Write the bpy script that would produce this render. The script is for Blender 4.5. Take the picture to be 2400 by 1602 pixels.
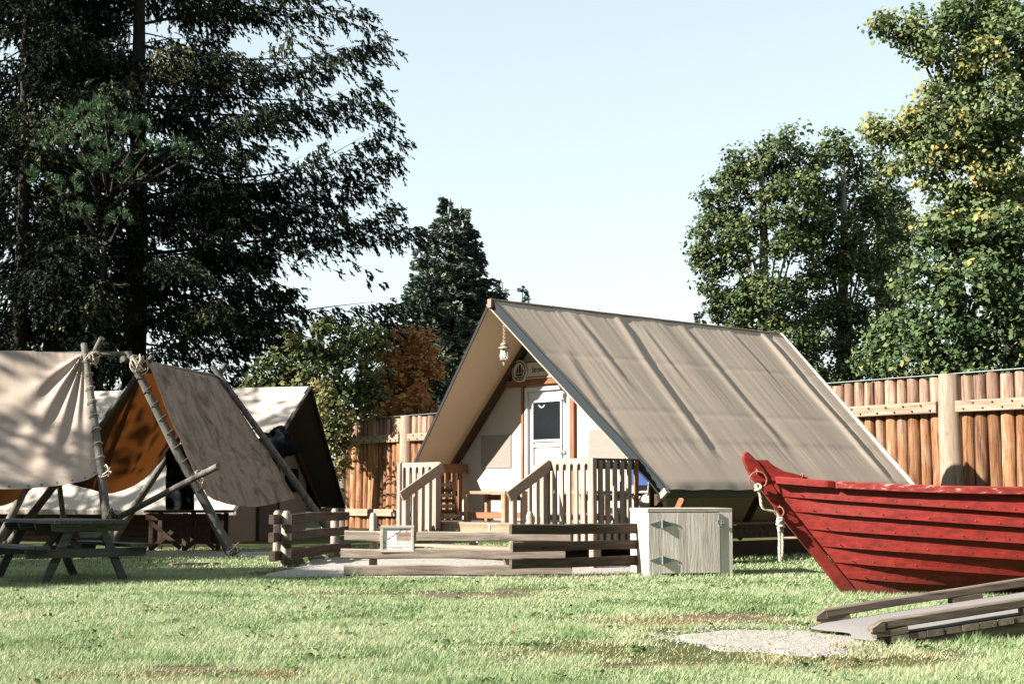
import bpy, math, random
import numpy as np
from mathutils import Vector, Matrix, noise
R = math.radians
random.seed(11); rng = np.random.default_rng(11)
for o in list(bpy.data.objects): bpy.data.objects.remove(o)
scn = bpy.context.scene
COL = scn.collection

# ------------------------------------------------------------------ camera, sky, sun, exposure
H, F, CX, CY, HOR = 1.05, 3333.0, 1200.0, 801.0, 1155.0
PITCH = math.atan((HOR - CY) / F)
cam = bpy.data.cameras.new('camera'); cam.lens = 50; cam.sensor_width = 36; cam.clip_end = 3000; cam.clip_start = .1
camo = bpy.data.objects.new('camera', cam); COL.objects.link(camo)
camo.location = (0, 0, H); camo.rotation_euler = (math.pi / 2 + PITCH, 0, 0)
scn.camera = camo
SUN_TO = Vector((-.951 * math.cos(R(31)), -.309 * math.cos(R(31)), math.sin(R(31)))).normalized()
world = bpy.data.worlds.new('World'); scn.world = world; world.use_nodes = True
wn = world.node_tree; bg = wn.nodes['Background']
sky = wn.nodes.new('ShaderNodeTexSky'); sky.sky_type = 'NISHITA'; sky.sun_disc = False
sky.sun_elevation = R(31); sky.sun_rotation = math.atan2(SUN_TO.x, SUN_TO.y)
sky.air_density = 1.0; sky.dust_density = .35; sky.ozone_density = 1.0
hs = wn.nodes.new('ShaderNodeHueSaturation'); hs.inputs['Saturation'].default_value = .62
wb = wn.nodes.new('ShaderNodeMixRGB'); wb.blend_type = 'MULTIPLY'; wb.inputs[0].default_value = 1; wb.inputs[2].default_value = (1.8, 1.93, 1.86, 1)
gm = wn.nodes.new('ShaderNodeGamma'); gm.inputs[1].default_value = .5; wn.links.new(sky.outputs[0], gm.inputs[0]); wn.links.new(gm.outputs[0], hs.inputs['Color']); wn.links.new(hs.outputs[0], wb.inputs[1]); wn.links.new(wb.outputs[0], bg.inputs[0])
bg.inputs[1].default_value = .073
sl = bpy.data.lights.new('sun', 'SUN'); sl.energy = 5.0; sl.angle = R(.53); sl.color = (1, .94, .85)
so = bpy.data.objects.new('sun', sl); COL.objects.link(so); so.location = (-20, -8, 20)
so.rotation_euler = SUN_TO.to_track_quat('Z', 'Y').to_euler()
vs = scn.view_settings; vs.view_transform = 'Standard'; vs.look = 'None'; vs.gamma = 1; vs.use_curve_mapping = False
vs.exposure = 1.87
scn.render.engine = 'CYCLES'
scn.cycles.max_bounces = 8; scn.cycles.transparent_max_bounces = 12

# ------------------------------------------------------------------ helpers
def ray(px, py):
    a = (px - CX) / F; b = (CY - py) / F
    return Vector((a, math.cos(PITCH) - b * math.sin(PITCH), math.sin(PITCH) + b * math.cos(PITCH)))
def P(px, py, Y):
    d = ray(px, py); t = Y / d.y
    return Vector((d.x * t, Y, H + d.z * t))
def G(px, py, z=0.0):
    d = ray(px, py); t = (z - H) / d.z
    return Vector((d.x * t, d.y * t, z))
def sstep(a, b, x):
    t = min(1, max(0, (x - a) / (b - a))); return t * t * (3 - 2 * t)
def gz(x, y):
    return .1 * sstep(18.6, 21.2, y) * sstep(-3.6, -1.4, x) * (1 - sstep(8, 14, x))
def lerp(a, b, t): return a + (b - a) * t
def V(*a): return Vector(a)

class MB:
    def __init__(s): s.v = []; s.f = []
    def add(s, vs_, fs):
        n = len(s.v); s.v += [Vector(p) for p in vs_]; s.f += [[i + n for i in f] for f in fs]; return s
    def beam(s, p0, p1, w, h, up=(0, 0, 1), ch=None, segs=1, jit=0.0, taper=1.0):
        p0 = Vector(p0); p1 = Vector(p1); d = (p1 - p0).normalized(); up = Vector(up)
        sd = d.cross(up)
        if sd.length < 1e-4: sd = d.cross(Vector((1, 0, 0)))
        sd.normalize(); u = sd.cross(d)
        c = min(w, h) * .1 if ch is None else ch
        W, Hh = w / 2, h / 2
        prof = [(W - c, -Hh), (W, -Hh + c), (W, Hh - c), (W - c, Hh), (-W + c, Hh), (-W, Hh - c), (-W, -Hh + c), (-W + c, -Hh)]
        vs_, fs = [], []
        for i in range(segs + 1):
            t = i / segs; p = p0.lerp(p1, t); k = 1 + (taper - 1) * t
            ox = random.uniform(-jit, jit); oy = random.uniform(-jit, jit); kk = k * (1 + random.uniform(-jit, jit) / max(w, h))
            for a, b in prof: vs_.append(p + sd * (a * kk + ox) + u * (b * kk + oy))
        for i in range(segs):
            for j in range(8):
                a = i * 8 + j; b = i * 8 + (j + 1) % 8; fs.append([a, b, b + 8, a + 8])
        fs.append(list(range(7, -1, -1))); fs.append([segs * 8 + j for j in range(8)])
        return s.add(vs_, fs)
    def box(s, c, size, ch=None):
        c = Vector(c); x, y, z = size
        return s.beam(c - V(x / 2, 0, 0), c + V(x / 2, 0, 0), y, z, ch=ch)
    def tube(s, path, rad, n=8, cap=True, jit=0):
        path = [Vector(p) for p in path]; m = len(path)
        if not hasattr(rad, '__len__'): rad = [rad] * m
        vs_, fs = [], []; prev = None
        for i, p in enumerate(path):
            d = (path[min(i + 1, m - 1)] - path[max(i - 1, 0)]).normalized()
            if prev is None:
                a = d.cross(V(0, 0, 1))
                if a.length < .05: a = d.cross(V(1, 0, 0))
            else: a = prev - d * prev.dot(d)
            a.normalize(); b = d.cross(a); prev = a
            for k in range(n):
                th = 2 * math.pi * k / n; r = rad[i] * (1 + random.uniform(-jit, jit))
                vs_.append(p + a * math.cos(th) * r + b * math.sin(th) * r)
        for i in range(m - 1):
            for k in range(n):
                q = i * n + k; w = i * n + (k + 1) % n; fs.append([q, w, w + n, q + n])
        if cap: fs.append(list(range(n - 1, -1, -1))); fs.append([(m - 1) * n + k for k in range(n)])
        return s.add(vs_, fs)
    def lathe(s, prof, n=16, c=(0, 0, 0)):
        c = Vector(c); vs_, fs = [], []
        for r, z in prof:
            for k in range(n): vs_.append(c + V(r * math.cos(2 * math.pi * k / n), r * math.sin(2 * math.pi * k / n), z))
        for i in range(len(prof) - 1):
            for k in range(n):
                a = i * n + k; b = i * n + (k + 1) % n; fs.append([a, b, b + n, a + n])
        return s.add(vs_, fs)
    def ring(s, c, nrm, R_, r, n=24, k=6):
        nrm = Vector(nrm).normalized(); a = nrm.orthogonal().normalized(); b = nrm.cross(a); c = Vector(c)
        vs_, fs = [], []
        for i in range(n):
            t = 2 * math.pi * i / n; d = a * math.cos(t) + b * math.sin(t)
            for j in range(k):
                q = 2 * math.pi * j / k; vs_.append(c + d * (R_ + r * math.cos(q)) + nrm * r * math.sin(q))
        for i in range(n):
            for j in range(k):
                fs.append([i * k + j, ((i + 1) % n) * k + j, ((i + 1) % n) * k + (j + 1) % k, i * k + (j + 1) % k])
        return s.add(vs_, fs)
    def poly(s, pts, ext):
        """flat polygon pts extruded by vector ext"""
        ext = Vector(ext); n = len(pts); vs_ = [Vector(p) for p in pts] + [Vector(p) + ext for p in pts]
        fs = [list(range(n - 1, -1, -1)), [n + i for i in range(n)]] + [[i, (i + 1) % n, n + (i + 1) % n, n + i] for i in range(n)]
        return s.add(vs_, fs)
    def grid(s, fn, nu, nv):
        vs_ = [fn(i / nu, j / nv) for j in range(nv + 1) for i in range(nu + 1)]
        fs = [[j * (nu + 1) + i, j * (nu + 1) + i + 1, (j + 1) * (nu + 1) + i + 1, (j + 1) * (nu + 1) + i] for j in range(nv) for i in range(nu)]
        return s.add(vs_, fs)
    def mesh(s, name, smooth=None):
        me = bpy.data.meshes.new(name); me.from_pydata([tuple(p) for p in s.v], [], s.f); me.update()
        if smooth:
            me.polygons.foreach_set('use_smooth', [True] * len(me.polygons)); me.set_sharp_from_angle(angle=R(smooth))
        return me

def inv_of(parent):
    m = Matrix.Identity(4); p = parent
    while p is not None: m = p.matrix_local_c @ m if False else LOC[p.name] @ m; p = p.parent
    return m.inverted()
LOC = {}
def obj(name, mb, mat, parent=None, smooth=None, world=False, loc=None, rot=None):
    if isinstance(mb, MB):
        if world and parent is not None:
            m = inv_of(parent); mb.v = [m @ p for p in mb.v]
        me = mb.mesh(name, smooth)
    else: me = mb
    if mat is not None and not me.materials: me.materials.append(M(mat) if isinstance(mat, str) else mat)
    o = bpy.data.objects.new(name, me); COL.objects.link(o)
    if loc is not None: o.location = loc
    if rot is not None: o.rotation_euler = rot
    LOC[o.name] = Matrix.Translation(Vector(loc) if loc is not None else V(0, 0, 0)) @ (Matrix.Rotation(rot[2], 4, 'Z') if rot is not None else Matrix.Identity(4))
    if parent is not None: o.parent = parent
    return o
def tag(o, label, cat, group=None, kind=None):
    o['label'] = label; o['category'] = cat
    if group: o['group'] = group
    if kind: o['kind'] = kind
    return o
def thing(name, label, cat, loc=(0, 0, 0), rz=0.0, group=None):
    o = bpy.data.objects.new(name, None); COL.objects.link(o); o.empty_display_size = .2
    o.location = loc; o.rotation_euler = (0, 0, rz)
    LOC[o.name] = Matrix.Translation(Vector(loc)) @ Matrix.Rotation(rz, 4, 'Z')
    return tag(o, label, cat, group)

# ------------------------------------------------------------------ materials
MATS = {}
def M(n): return MATS[n]
class NT:
    def __init__(s, name):
        s.m = bpy.data.materials.new(name); s.m.use_nodes = True; s.t = s.m.node_tree
        s.b = s.t.nodes['Principled BSDF']; MATS[name] = s.m
    def n(s, typ, **k):
        nd = s.t.nodes.new('ShaderNode' + typ)
        for a, v in k.items():
            if hasattr(nd, a): setattr(nd, a, v)
        return nd
    def l(s, a, b): s.t.links.new(a, b)
    def ramp(s, fac, stops):
        r = s.n('ValToRGB'); e = r.color_ramp.elements
        while len(e) < len(stops): e.new(.5)
        for q, (p, c) in zip(e, stops): q.position = p; q.color = (*c, 1)
        s.l(fac, r.inputs[0]); return r.outputs[0]
    def noise(s, vec, scale, detail=4, rough=.55, dist=0):
        t = s.n('TexNoise'); t.inputs['Scale'].default_value = scale; t.inputs['Detail'].default_value = detail
        t.inputs['Roughness'].default_value = rough; t.inputs['Distortion'].default_value = dist
        if vec is not None: s.l(vec, t.inputs['Vector'])
        return t.outputs[0]
    def mix(s, fac, a, b, mode='MIX'):
        m = s.n('MixRGB', blend_type=mode)
        for v, i in ((fac, 0), (a, 1), (b, 2)):
            if isinstance(v, (int, float)): m.inputs[i].default_value = v
            elif isinstance(v, tuple): m.inputs[i].default_value = (*v, 1)
            else: s.l(v, m.inputs[i])
        return m.outputs[0]
    def math(s, op, a, b=0.0):
        m = s.n('Math', operation=op)
        for v, i in ((a, 0), (b, 1)):
            if isinstance(v, (int, float)): m.inputs[i].default_value = v
            else: s.l(v, m.inputs[i])
        return m.outputs[0]
    def bump(s, h, st, dist=.01):
        b = s.n('Bump'); b.inputs['Strength'].default_value = st; b.inputs['Distance'].default_value = dist
        s.l(h, b.inputs['Height']); s.l(b.outputs[0], s.b.inputs['Normal']); return b.outputs[0]
    def coords(s, scale=(1, 1, 1), rnd=True):
        tc = s.n('TexCoord'); mp = s.n('Mapping'); mp.inputs['Scale'].default_value = scale
        v = tc.outputs['Object']
        if rnd:
            oi = s.n('ObjectInfo'); mu = s.math('MULTIPLY', oi.outputs['Random'], 37.0)
            ad = s.n('VectorMath', operation='ADD'); s.l(v, ad.inputs[0])
            cb = s.n('CombineXYZ'); s.l(mu, cb.inputs[0]); s.l(mu, cb.inputs[1]); s.l(mu, cb.inputs[2]); s.l(cb.outputs[0], ad.inputs[1]); v = ad.outputs[0]
            s.rand = oi.outputs['Random']
        s.l(v, mp.inputs['Vector']); s.raw = tc.outputs['Object']; return mp.outputs[0]
    def col(s, c, rough=.8, spec=.3):
        if isinstance(c, tuple): s.b.inputs['Base Color'].default_value = (*c, 1)
        else: s.l(c, s.b.inputs['Base Color'])
        s.b.inputs['Roughness'].default_value = rough; s.b.inputs['Specular IOR Level'].default_value = spec; return s.m

def wood(name, dark, mid, pale, axis='x', scale=1.0, rough=.85, bump=.5, var=.35, knots=True):
    k = NT(name); st = {'x': (1.2, 16, 16), 'y': (16, 1.2, 16), 'z': (16, 16, 1.2)}[axis]
    v = k.coords(tuple(a * scale for a in st))
    n1 = k.noise(v, 1.6, 6, .65, .6)
    c = k.ramp(n1, [(.3, dark), (.48, mid), (.72, pale)])
    v2 = k.coords((1, 1, 1)); n2 = k.noise(v2, 2.2 * scale, 3)
    c = k.mix(k.math('MULTIPLY', n2, .55), c, tuple(x * .62 for x in mid))
    f = k.math('ADD', k.math('MULTIPLY', k.rand, var), 1 - var / 2)
    cb = k.n('CombineXYZ'); [k.l(f, cb.inputs[i]) for i in range(3)]
    c = k.mix(1.0, c, cb.outputs[0], 'MULTIPLY')
    if knots:
        vo = k.n('TexVoronoi'); vo.inputs['Scale'].default_value = 1.6; k.l(k.coords(tuple({'x': (.8, 3, 3), 'y': (3, .8, 3), 'z': (3, 3, .8)}[axis])), vo.inputs['Vector'])
        kn = k.ramp(vo.outputs['Distance'], [(.035, (1, 1, 1)), (.075, (0, 0, 0))])
        c = k.mix(k.math('MULTIPLY', kn, .75), c, tuple(x * .5 for x in dark))
    k.col(c, rough); k.bump(n1, bump, .006); return k.m
def plain(name, c, rough=.6, metal=0.0, spec=.4, nz=.12, sc=20):
    k = NT(name); n = k.noise(k.coords(), sc, 4)
    cc = k.mix(k.math('MULTIPLY', n, nz * 2), c, tuple(x * .45 for x in c)); k.col(cc, rough, spec)
    k.b.inputs['Metallic'].default_value = metal; return k.m

wood('log', (.15, .062, .022), (.36, .185, .085), (.56, .37, .21), 'z', .8, bump=.6, var=.5)
def log_weather():
    k = NT('log_weathered'); v = k.coords((13, 13, .9))
    n1 = k.noise(v, 1.5, 6, .7, .8)
    warm = k.ramp(n1, [(.33, (.035, .015, .008)), (.47, (.19, .088, .043)), (.6, (.27, .148, .078)), (.75, (.4, .265, .165))])
    grey = k.ramp(n1, [(.3, (.09, .05, .036)), (.5, (.26, .165, .12)), (.75, (.47, .35, .27))])
    sx = k.n('SeparateXYZ'); k.l(k.raw, sx.inputs[0])
    blot = k.noise(k.coords((1.5, 1.5, .6)), 1.5, 3)
    f = k.ramp(k.math('ADD', sx.outputs[2], k.math('MULTIPLY', k.math('SUBTRACT', blot, .5), 1.2)), [(.0, (0, 0, 0)), (1, (1, 1, 1))])
    mr = k.n('MapRange'); mr.inputs['From Min'].default_value = 2.35; mr.inputs['From Max'].default_value = 2.75
    k.l(sx.outputs[2], mr.inputs['Value'])
    f2 = k.math('MAXIMUM', k.math('MULTIPLY', mr.outputs[0], .92), k.math('MULTIPLY', k.ramp(blot, [(.52, (0, 0, 0)), (.66, (1, 1, 1))]), .8))
    c = k.mix(f2, warm, grey)
    f = k.math('ADD', k.math('MULTIPLY', k.rand, .75), .6)
    cb = k.n('CombineXYZ'); [k.l(f, cb.inputs[i]) for i in range(3)]
    c = k.mix(1.0, c, cb.outputs[0], 'MULTIPLY')
    crack = k.ramp(k.noise(k.coords((22, 22, .35)), 1.0, 2, .4), [(.33, (1, 1, 1)), (.37, (0, 0, 0))])
    c = k.mix(k.math('MULTIPLY', crack, .8), c, (.05, .028, .016))
    vo = k.n('TexVoronoi'); vo.inputs['Scale'].default_value = 1.3; k.l(k.coords((3, 3, 1.0)), vo.inputs['Vector'])
    kn = k.ramp(vo.outputs['Distance'], [(.03, (1, 1, 1)), (.06, (0, 0, 0))]); c = k.mix(k.math('MULTIPLY', kn, .7), c, (.08, .04, .02))
    k.col(c, .92, .08); k.bump(k.math('SUBTRACT', n1, k.math('MULTIPLY', crack, .7)), .7, .012)
log_weather()
wood('pale_beam', (.12, .08, .052), (.26, .185, .13), (.37, .285, .215), 'x', 1, var=.2)
wood('deck_wood', (.13, .095, .072), (.28, .225, .185), (.38, .32, .27), 'z', 1.1, var=.25)
wood('deck_board', (.11, .075, .055), (.22, .162, .125), (.33, .26, .21), 'x', 1.1, var=.25)
wood('cedar', (.1, .04, .017), (.21, .095, .043), (.29, .15, .075), 'z', 1.0, var=.2)
wood('cedar_x', (.1, .04, .017), (.2, .09, .042), (.28, .145, .072), 'x', 1.0, var=.2)
wood('fir_wood', (.16, .095, .05), (.28, .185, .115), (.36, .26, .17), 'x', 1.0, var=.2)
wood('dark_brown', (.025, .015, .01), (.055, .033, .021), (.09, .055, .035), 'x', 1.0, var=.2)
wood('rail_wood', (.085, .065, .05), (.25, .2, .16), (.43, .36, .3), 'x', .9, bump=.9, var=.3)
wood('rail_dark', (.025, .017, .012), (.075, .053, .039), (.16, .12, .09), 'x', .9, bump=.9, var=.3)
wood('post_wood', (.14, .11, .085), (.33, .275, .225), (.48, .42, .355), 'z', .9, bump=.8)
wood('table_wood', (.03, .03, .03), (.085, .083, .078), (.16, .155, .145), 'y', .9, bump=.8)
wood('table_wood_x', (.03, .03, .03), (.085, .083, .078), (.15, .145, .135), 'x', .9, bump=.8)
wood('pole_wood', (.04, .036, .03), (.105, .098, .085), (.21, .195, .165), 'z', .7, bump=.7)
wood('box_wood', (.44, .375, .325), (.63, .555, .495), (.71, .64, .58), 'z', 1.4, bump=1.0, var=.4)
wood('box_wood_x', (.3, .26, .22), (.44, .395, .345), (.52, .475, .42), 'x', 1.2, bump=.7, var=.12)
wood('ramp_wood', (.05, .038, .028), (.125, .1, .075), (.24, .195, .15), 'x', .8, bump=1.0, var=.3)
wood('frame_wood', (.36, .31, .26), (.47, .415, .36), (.54, .49, .43), 'x', 1.2, var=.1, knots=False)
plain('bolt', (.02, .017, .015), .6)
plain('galvanised', (.3, .36, .38), .45, .6, nz=.2)
plain('steel', (.45, .46, .48), .35, .8)
plain('rust_iron', (.34, .13, .075), .65, .25, nz=.3, sc=60)
plain('white_metal', (.46, .45, .445), .4, 0, nz=.04)
plain('lantern_metal', (.42, .33, .25), .5, .35)
plain('dark_band', (.012, .02, .024), .8, nz=.25)
plain('black_edge', (.012, .012, .012), .8)
plain('eave_green', (.06, .055, .04), .8)
plain('rope', (.55, .47, .37), .95, nz=.3, sc=90)
plain('dark_rope', (.08, .07, .055), .95, nz=.3, sc=90)
plain('blue_fabric', (.008, .03, .12), .8)
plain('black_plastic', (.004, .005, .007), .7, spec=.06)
plain('bark', (.028, .021, .017), .95, nz=.5, sc=9)
plain('pale_bark', (.28, .26, .22), .9, nz=.5, sc=7)
plain('dark_glass', (.006, .008, .01), .12, spec=.35, nz=.0)
plain('text_dark', (.03, .018, .012), .8)
plain('text_white', (.82, .82, .8), .6, nz=.0)
plain('sign_green', (.42, .5, .43), .6, nz=.05)
plain('sign_grey', (.4, .37, .37), .6, nz=.05)
plain('sign_pale', (.6, .58, .57), .6, nz=.03)
plain('print_pink', (.7, .42, .38), .6, nz=.3, sc=40)
plain('print_red', (.6, .16, .14), .6, nz=.2)
plain('print_tan', (.75, .6, .5), .6, nz=.3, sc=60)
plain('print_mauve', (.4, .3, .36), .6, nz=.2)
plain('print_white', (.8, .79, .78), .6, nz=.02)

def canvas(name, c, rough=.85, trans=.0, tcol=None, stain=None, bump=.15, wr=(3, 40, 3), stain_sc=1.2, stain_amt=.6):
    k = NT(name); v = k.coords((1, 1, 1), False)
    big = k.noise(v, .9, 4); fine = k.noise(k.coords((220, 220, 220), False), 1, 2)
    cc = k.mix(k.math('MULTIPLY', big, .3), c, tuple(x * .8 for x in c))
    if stain:
        s1 = k.ramp(k.noise(k.coords((stain_sc, stain_sc, stain_sc * .55), False), 1.6, 7, .66, 1.2), [(.45, (0, 0, 0)), (.68, (1, 1, 1))])
        cc = k.mix(k.math('MULTIPLY', s1, stain_amt), cc, stain)
    wv = k.noise(k.coords(wr, False), 1.0, 3, .5, .4)
    k.col(cc, rough, .2)
    hh = k.math('ADD', wv, k.math('MULTIPLY', fine, .06)); bo = k.bump(hh, bump, .02)
    if trans:
        tr = k.n('BsdfTranslucent'); tr.inputs[0].default_value = (*(tcol or c), 1)
        mx = k.n('MixShader'); mx.inputs[0].default_value = trans
        out = k.t.nodes['Material Output']; k.l(k.b.outputs[0], mx.inputs[1]); k.l(tr.outputs[0], mx.inputs[2]); k.l(mx.outputs[0], out.inputs[0])
    return k.m
canvas('roof_canvas', (.45, .368, .292), trans=.1, tcol=(.2, .125, .055), bump=.025, wr=(1.5, 7, 1.5), rough=.8)
canvas('wall_canvas', (.36, .315, .265), bump=.35, wr=(5, 5, .8))
canvas('vinyl', (.2, .18, .158), rough=.4, bump=.3, wr=(5, 5, 9))
canvas('tarp_pale', (.43, .35, .29), trans=.15, tcol=(.3, .12, .04), bump=.25, wr=(3, 3, 2), stain=(.27, .22, .18), stain_amt=.4)
canvas('tarp_backlit', (.075, .04, .018), trans=.33, tcol=(.07, .023, .005), bump=.2, wr=(3, 3, 3))  # backlight glow and the other tarp's shade are put into this colour
canvas('tarp_dirty', (.25, .19, .15), trans=.08, tcol=(.2, .1, .04), bump=.35, wr=(4, 4, 3), stain=(.05, .047, .035), stain_sc=1.9, stain_amt=.85)
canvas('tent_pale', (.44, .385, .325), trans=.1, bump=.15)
canvas('tent_shade', (.06, .05, .042), bump=.15)  # tent canvas with its shade put into a darker colour

def red_paint():
    k = NT('red_paint'); v = k.coords((1, 1, 1), False)
    n = k.noise(k.coords((2.5, 10, 10)), 2.2, 5, .6); n2 = k.noise(k.coords((14, 3, 1.6)), 2.0, 4, .6)
    c = k.ramp(n, [(.3, (.1, .006, .005)), (.52, (.185, .0125, .009)), (.78, (.25, .026, .019))])
    c = k.mix(k.math('MULTIPLY', k.ramp(n2, [(.55, (0, 0, 0)), (.75, (1, 1, 1))]), .35), c, (.27, .042, .03))
    chip = k.ramp(k.noise(k.coords((3, 22, 30)), 2.4, 7, .75), [(.645, (0, 0, 0)), (.69, (1, 1, 1))])
    c = k.mix(k.math('MULTIPLY', chip, .6), c, (.4, .2, .16)); fade = k.ramp(k.noise(k.coords((.7, 2, 3)), 1.2, 5, .6, .5), [(.4, (0, 0, 0)), (.7, (1, 1, 1))]); c = k.mix(k.math('MULTIPLY', fade, .35), c, (.24, .035, .026))
    gr = k.ramp(k.noise(k.coords((5, 5, 9)), 2.0, 6, .7), [(.5, (0, 0, 0)), (.72, (1, 1, 1))]); sz = k.n('SeparateXYZ'); k.l(k.raw, sz.inputs[0]); lowd = k.n('MapRange'); lowd.inputs['From Min'].default_value = .22; lowd.inputs['From Max'].default_value = .0; k.l(k.math('ADD', sz.outputs[2], k.math('MULTIPLY', k.math('SUBTRACT', n2, .5), .25)), lowd.inputs['Value']); c = k.mix(k.math('MULTIPLY', gr, .55), c, (.05, .012, .01)); c = k.mix(k.math('MULTIPLY', lowd.outputs[0], .75), c, (.04, .022, .014)); k.col(c, .5, .4)
    k.bump(k.math('ADD', n, k.math('MULTIPLY', n2, .5)), .35, .006)
red_paint()
def red_worn():
    k = NT('red_worn'); n = k.noise(k.coords((2.0, 14, 14)), 2.4, 6, .7)
    c = k.ramp(n, [(.3, (.09, .012, .01)), (.5, (.2, .024, .018)), (.58, (.26, .05, .04)), (.64, (.42, .3, .27))])
    k.col(c, .6); k.bump(n, .5, .006)
red_worn()
def glass_mat():
    k = NT('lamp_glass'); k.col((.85, .86, .84), .08, .5); k.b.inputs['Transmission Weight'].default_value = .55; k.b.inputs['Roughness'].default_value = .25
glass_mat()
def ground_mat():
    k = NT('soil'); v = k.coords((1, 1, 1), False)
    n = k.noise(v, 1.1, 5, .6); n2 = k.noise(v, 34, 4, .7)
    c = k.ramp(n, [(.3, (.035, .05, .016)), (.55, (.06, .075, .027)), (.75, (.1, .09, .045))])
    c = k.mix(.5, c, k.ramp(n2, [(.35, (.03, .04, .014)), (.65, (.11, .125, .05))])); k.col(c, .95, .1); k.bump(n2, .8, .03)
ground_mat()
def gravel_mat(name, a, b, c3):
    k = NT(name); v = k.coords((1, 1, 1), False)
    vo = k.n('TexVoronoi'); vo.inputs['Scale'].default_value = 85; k.l(v, vo.inputs['Vector'])
    c = k.ramp(vo.outputs['Color'], [(.2, a), (.5, b), (.85, c3)])
    n = k.noise(v, 2.0, 4); c = k.mix(k.math('MULTIPLY', n, .4), c, a); k.col(c, .95, .15); k.bump(vo.outputs['Distance'], .5, .01)
gravel_mat('gravel', (.17, .15, .132), (.3, .276, .25), (.44, .415, .385))
gravel_mat('dirt', (.05, .04, .022), (.1, .08, .048), (.18, .145, .095))
def asphalt():
    k = NT('ramp_sheet'); n = k.noise(k.coords((1, 1, 1), False), 160, 4, .7); c = k.ramp(n, [(.3, (.12, .108, .104)), (.7, (.21, .195, .187))]); k.col(c, .9); k.bump(n, .5, .004)
asphalt()
def leafmat(name, stops, trans=.3, rough=.6, spec=.18):
    k = NT(name); at = k.n('Attribute', attribute_name='tint')
    c = k.ramp(at.outputs['Fac'], stops); k.col(c, rough, spec)
    tr = k.n('BsdfTranslucent'); k.l(c, tr.inputs[0]); mx = k.n('MixShader'); mx.inputs[0].default_value = trans
    k.l(k.b.outputs[0], mx.inputs[1]); k.l(tr.outputs[0], mx.inputs[2]); k.l(mx.outputs[0], k.t.nodes['Material Output'].inputs[0])
leafmat('blade', [(0, (.045, .095, .03)), (.25, (.175, .26, .105)), (.55, (.3, .375, .2)), (.8, (.42, .43, .275)), (1, (.34, .25, .13))], .3, .5)
leafmat('needle', [(0, (.006, .010, .007)), (.5, (.015, .022, .014)), (.75, (.045, .052, .028)), (1, (.13, .12, .065))], .06, .8, .04)  # pale olive end of the ramp stands for sunlit patches
leafmat('needle_green', [(0, (.03, .06, .03)), (.6, (.07, .125, .055)), (1, (.15, .2, .09))], .12)
leafmat('needle_blue', [(0, (.022, .038, .028)), (.45, (.075, .1, .072)), (1, (.18, .195, .14))], .06, .8, .05)
leafmat('leaf_oak', [(0, (.02, .042, .014)), (.45, (.068, .11, .042)), (.75, (.16, .19, .08)), (.92, (.3, .24, .07)), (1, (.38, .23, .06))], .25)
leafmat('leaf_poplar', [(0, (.014, .028, .010)), (.45, (.05, .08, .028)), (.8, (.125, .15, .058)), (1, (.24, .21, .08))], .22)
leafmat('leaf_autumn', [(0, (.05, .06, .02)), (.25, (.15, .1, .035)), (.6, (.34, .14, .045)), (1, (.5, .25, .09))], .3)
leafmat('leaf_mixed', [(0, (.02, .038, .014)), (.4, (.065, .085, .028)), (.75, (.16, .15, .05)), (1, (.33, .19, .06))], .25)
leafmat('fallen', [(0, (.3, .12, .04)), (.6, (.42, .24, .1)), (1, (.5, .42, .25))], .15)

# ------------------------------------------------------------------ ground
def poly_in(pts, x, y):
    c = False; j = len(pts) - 1
    for i in range(len(pts)):
        if (pts[i][1] > y) != (pts[j][1] > y) and x < (pts[j][0] - pts[i][0]) * (y - pts[i][1]) / (pts[j][1] - pts[i][1]) + pts[i][0]: c = not c
        j = i
    return c
def build_ground():
    xs = sorted(set([-600, -300, -150, -80, -50] + [round(-40 + i, 2) for i in range(81)] + [50, 80, 150, 300, 600]))
    ys = sorted(set([-100, -40, -15] + [round(-5 + .6 * i, 2) for i in range(90)] + [55, 70, 100, 160, 300, 700, 1500]))
    vs_ = [(x, y, gz(x, y) + 0) for y in ys for x in xs]
    n = len(xs); fs = [[j * n + i, j * n + i + 1, (j + 1) * n + i + 1, (j + 1) * n + i] for j in range(len(ys) - 1) for i in range(n - 1)]
    mb = MB(); mb.add(vs_, fs); o = obj('ground', mb, 'soil', smooth=60); o['kind'] = 'structure'; return o
build_ground()
def patch(name, pts, mat, dz=.02, step=.25, jit=.12):
    """irregular sheet following the ground"""
    c = sum((Vector(p) for p in pts), V(0, 0, 0)) / len(pts); bd = []
    for i in range(len(pts)):
        a, b = Vector(pts[i]), Vector(pts[(i + 1) % len(pts)]); k = max(1, int((b - a).length / step))
        for q in range(k):
            p = a.lerp(b, q / k); p = p + (p - c).normalized() * jit * noise.noise(p * 2.3); bd.append(p)
    rings = 8; vs_, fs = [], []; n = len(bd)
    for r in range(1, rings + 1):
        for p in bd:
            q = c.lerp(p, r / rings); z = gz(q.x, q.y) + dz + (.004 * noise.noise(q * 3)) - (.03 if r == rings else 0)
            vs_.append(V(q.x, q.y, z))
    vs_.append(V(c.x, c.y, gz(c.x, c.y) + dz))
    for r in range(rings - 1):
        for i in range(n): fs.append([r * n + i, r * n + (i + 1) % n, (r + 1) * n + (i + 1) % n, (r + 1) * n + i])
    for i in range(n): fs.append([len(vs_) - 1, i, (i + 1) % n])
    for f in fs: f.reverse() if False else None
    mb = MB(); mb.add(vs_, fs); o = obj(name, mb, mat, smooth=60); o['kind'] = 'structure'; return o
GRAVEL = [G(1530, 1492), G(1640, 1477), G(1780, 1472), G(1915, 1473), G(2048, 1503), G(2030, 1525), G(1930, 1540), G(1800, 1533), G(1680, 1517), G(1575, 1506)]
patch('gravel_patch', GRAVEL, 'gravel', .009, .1, .3)
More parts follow.
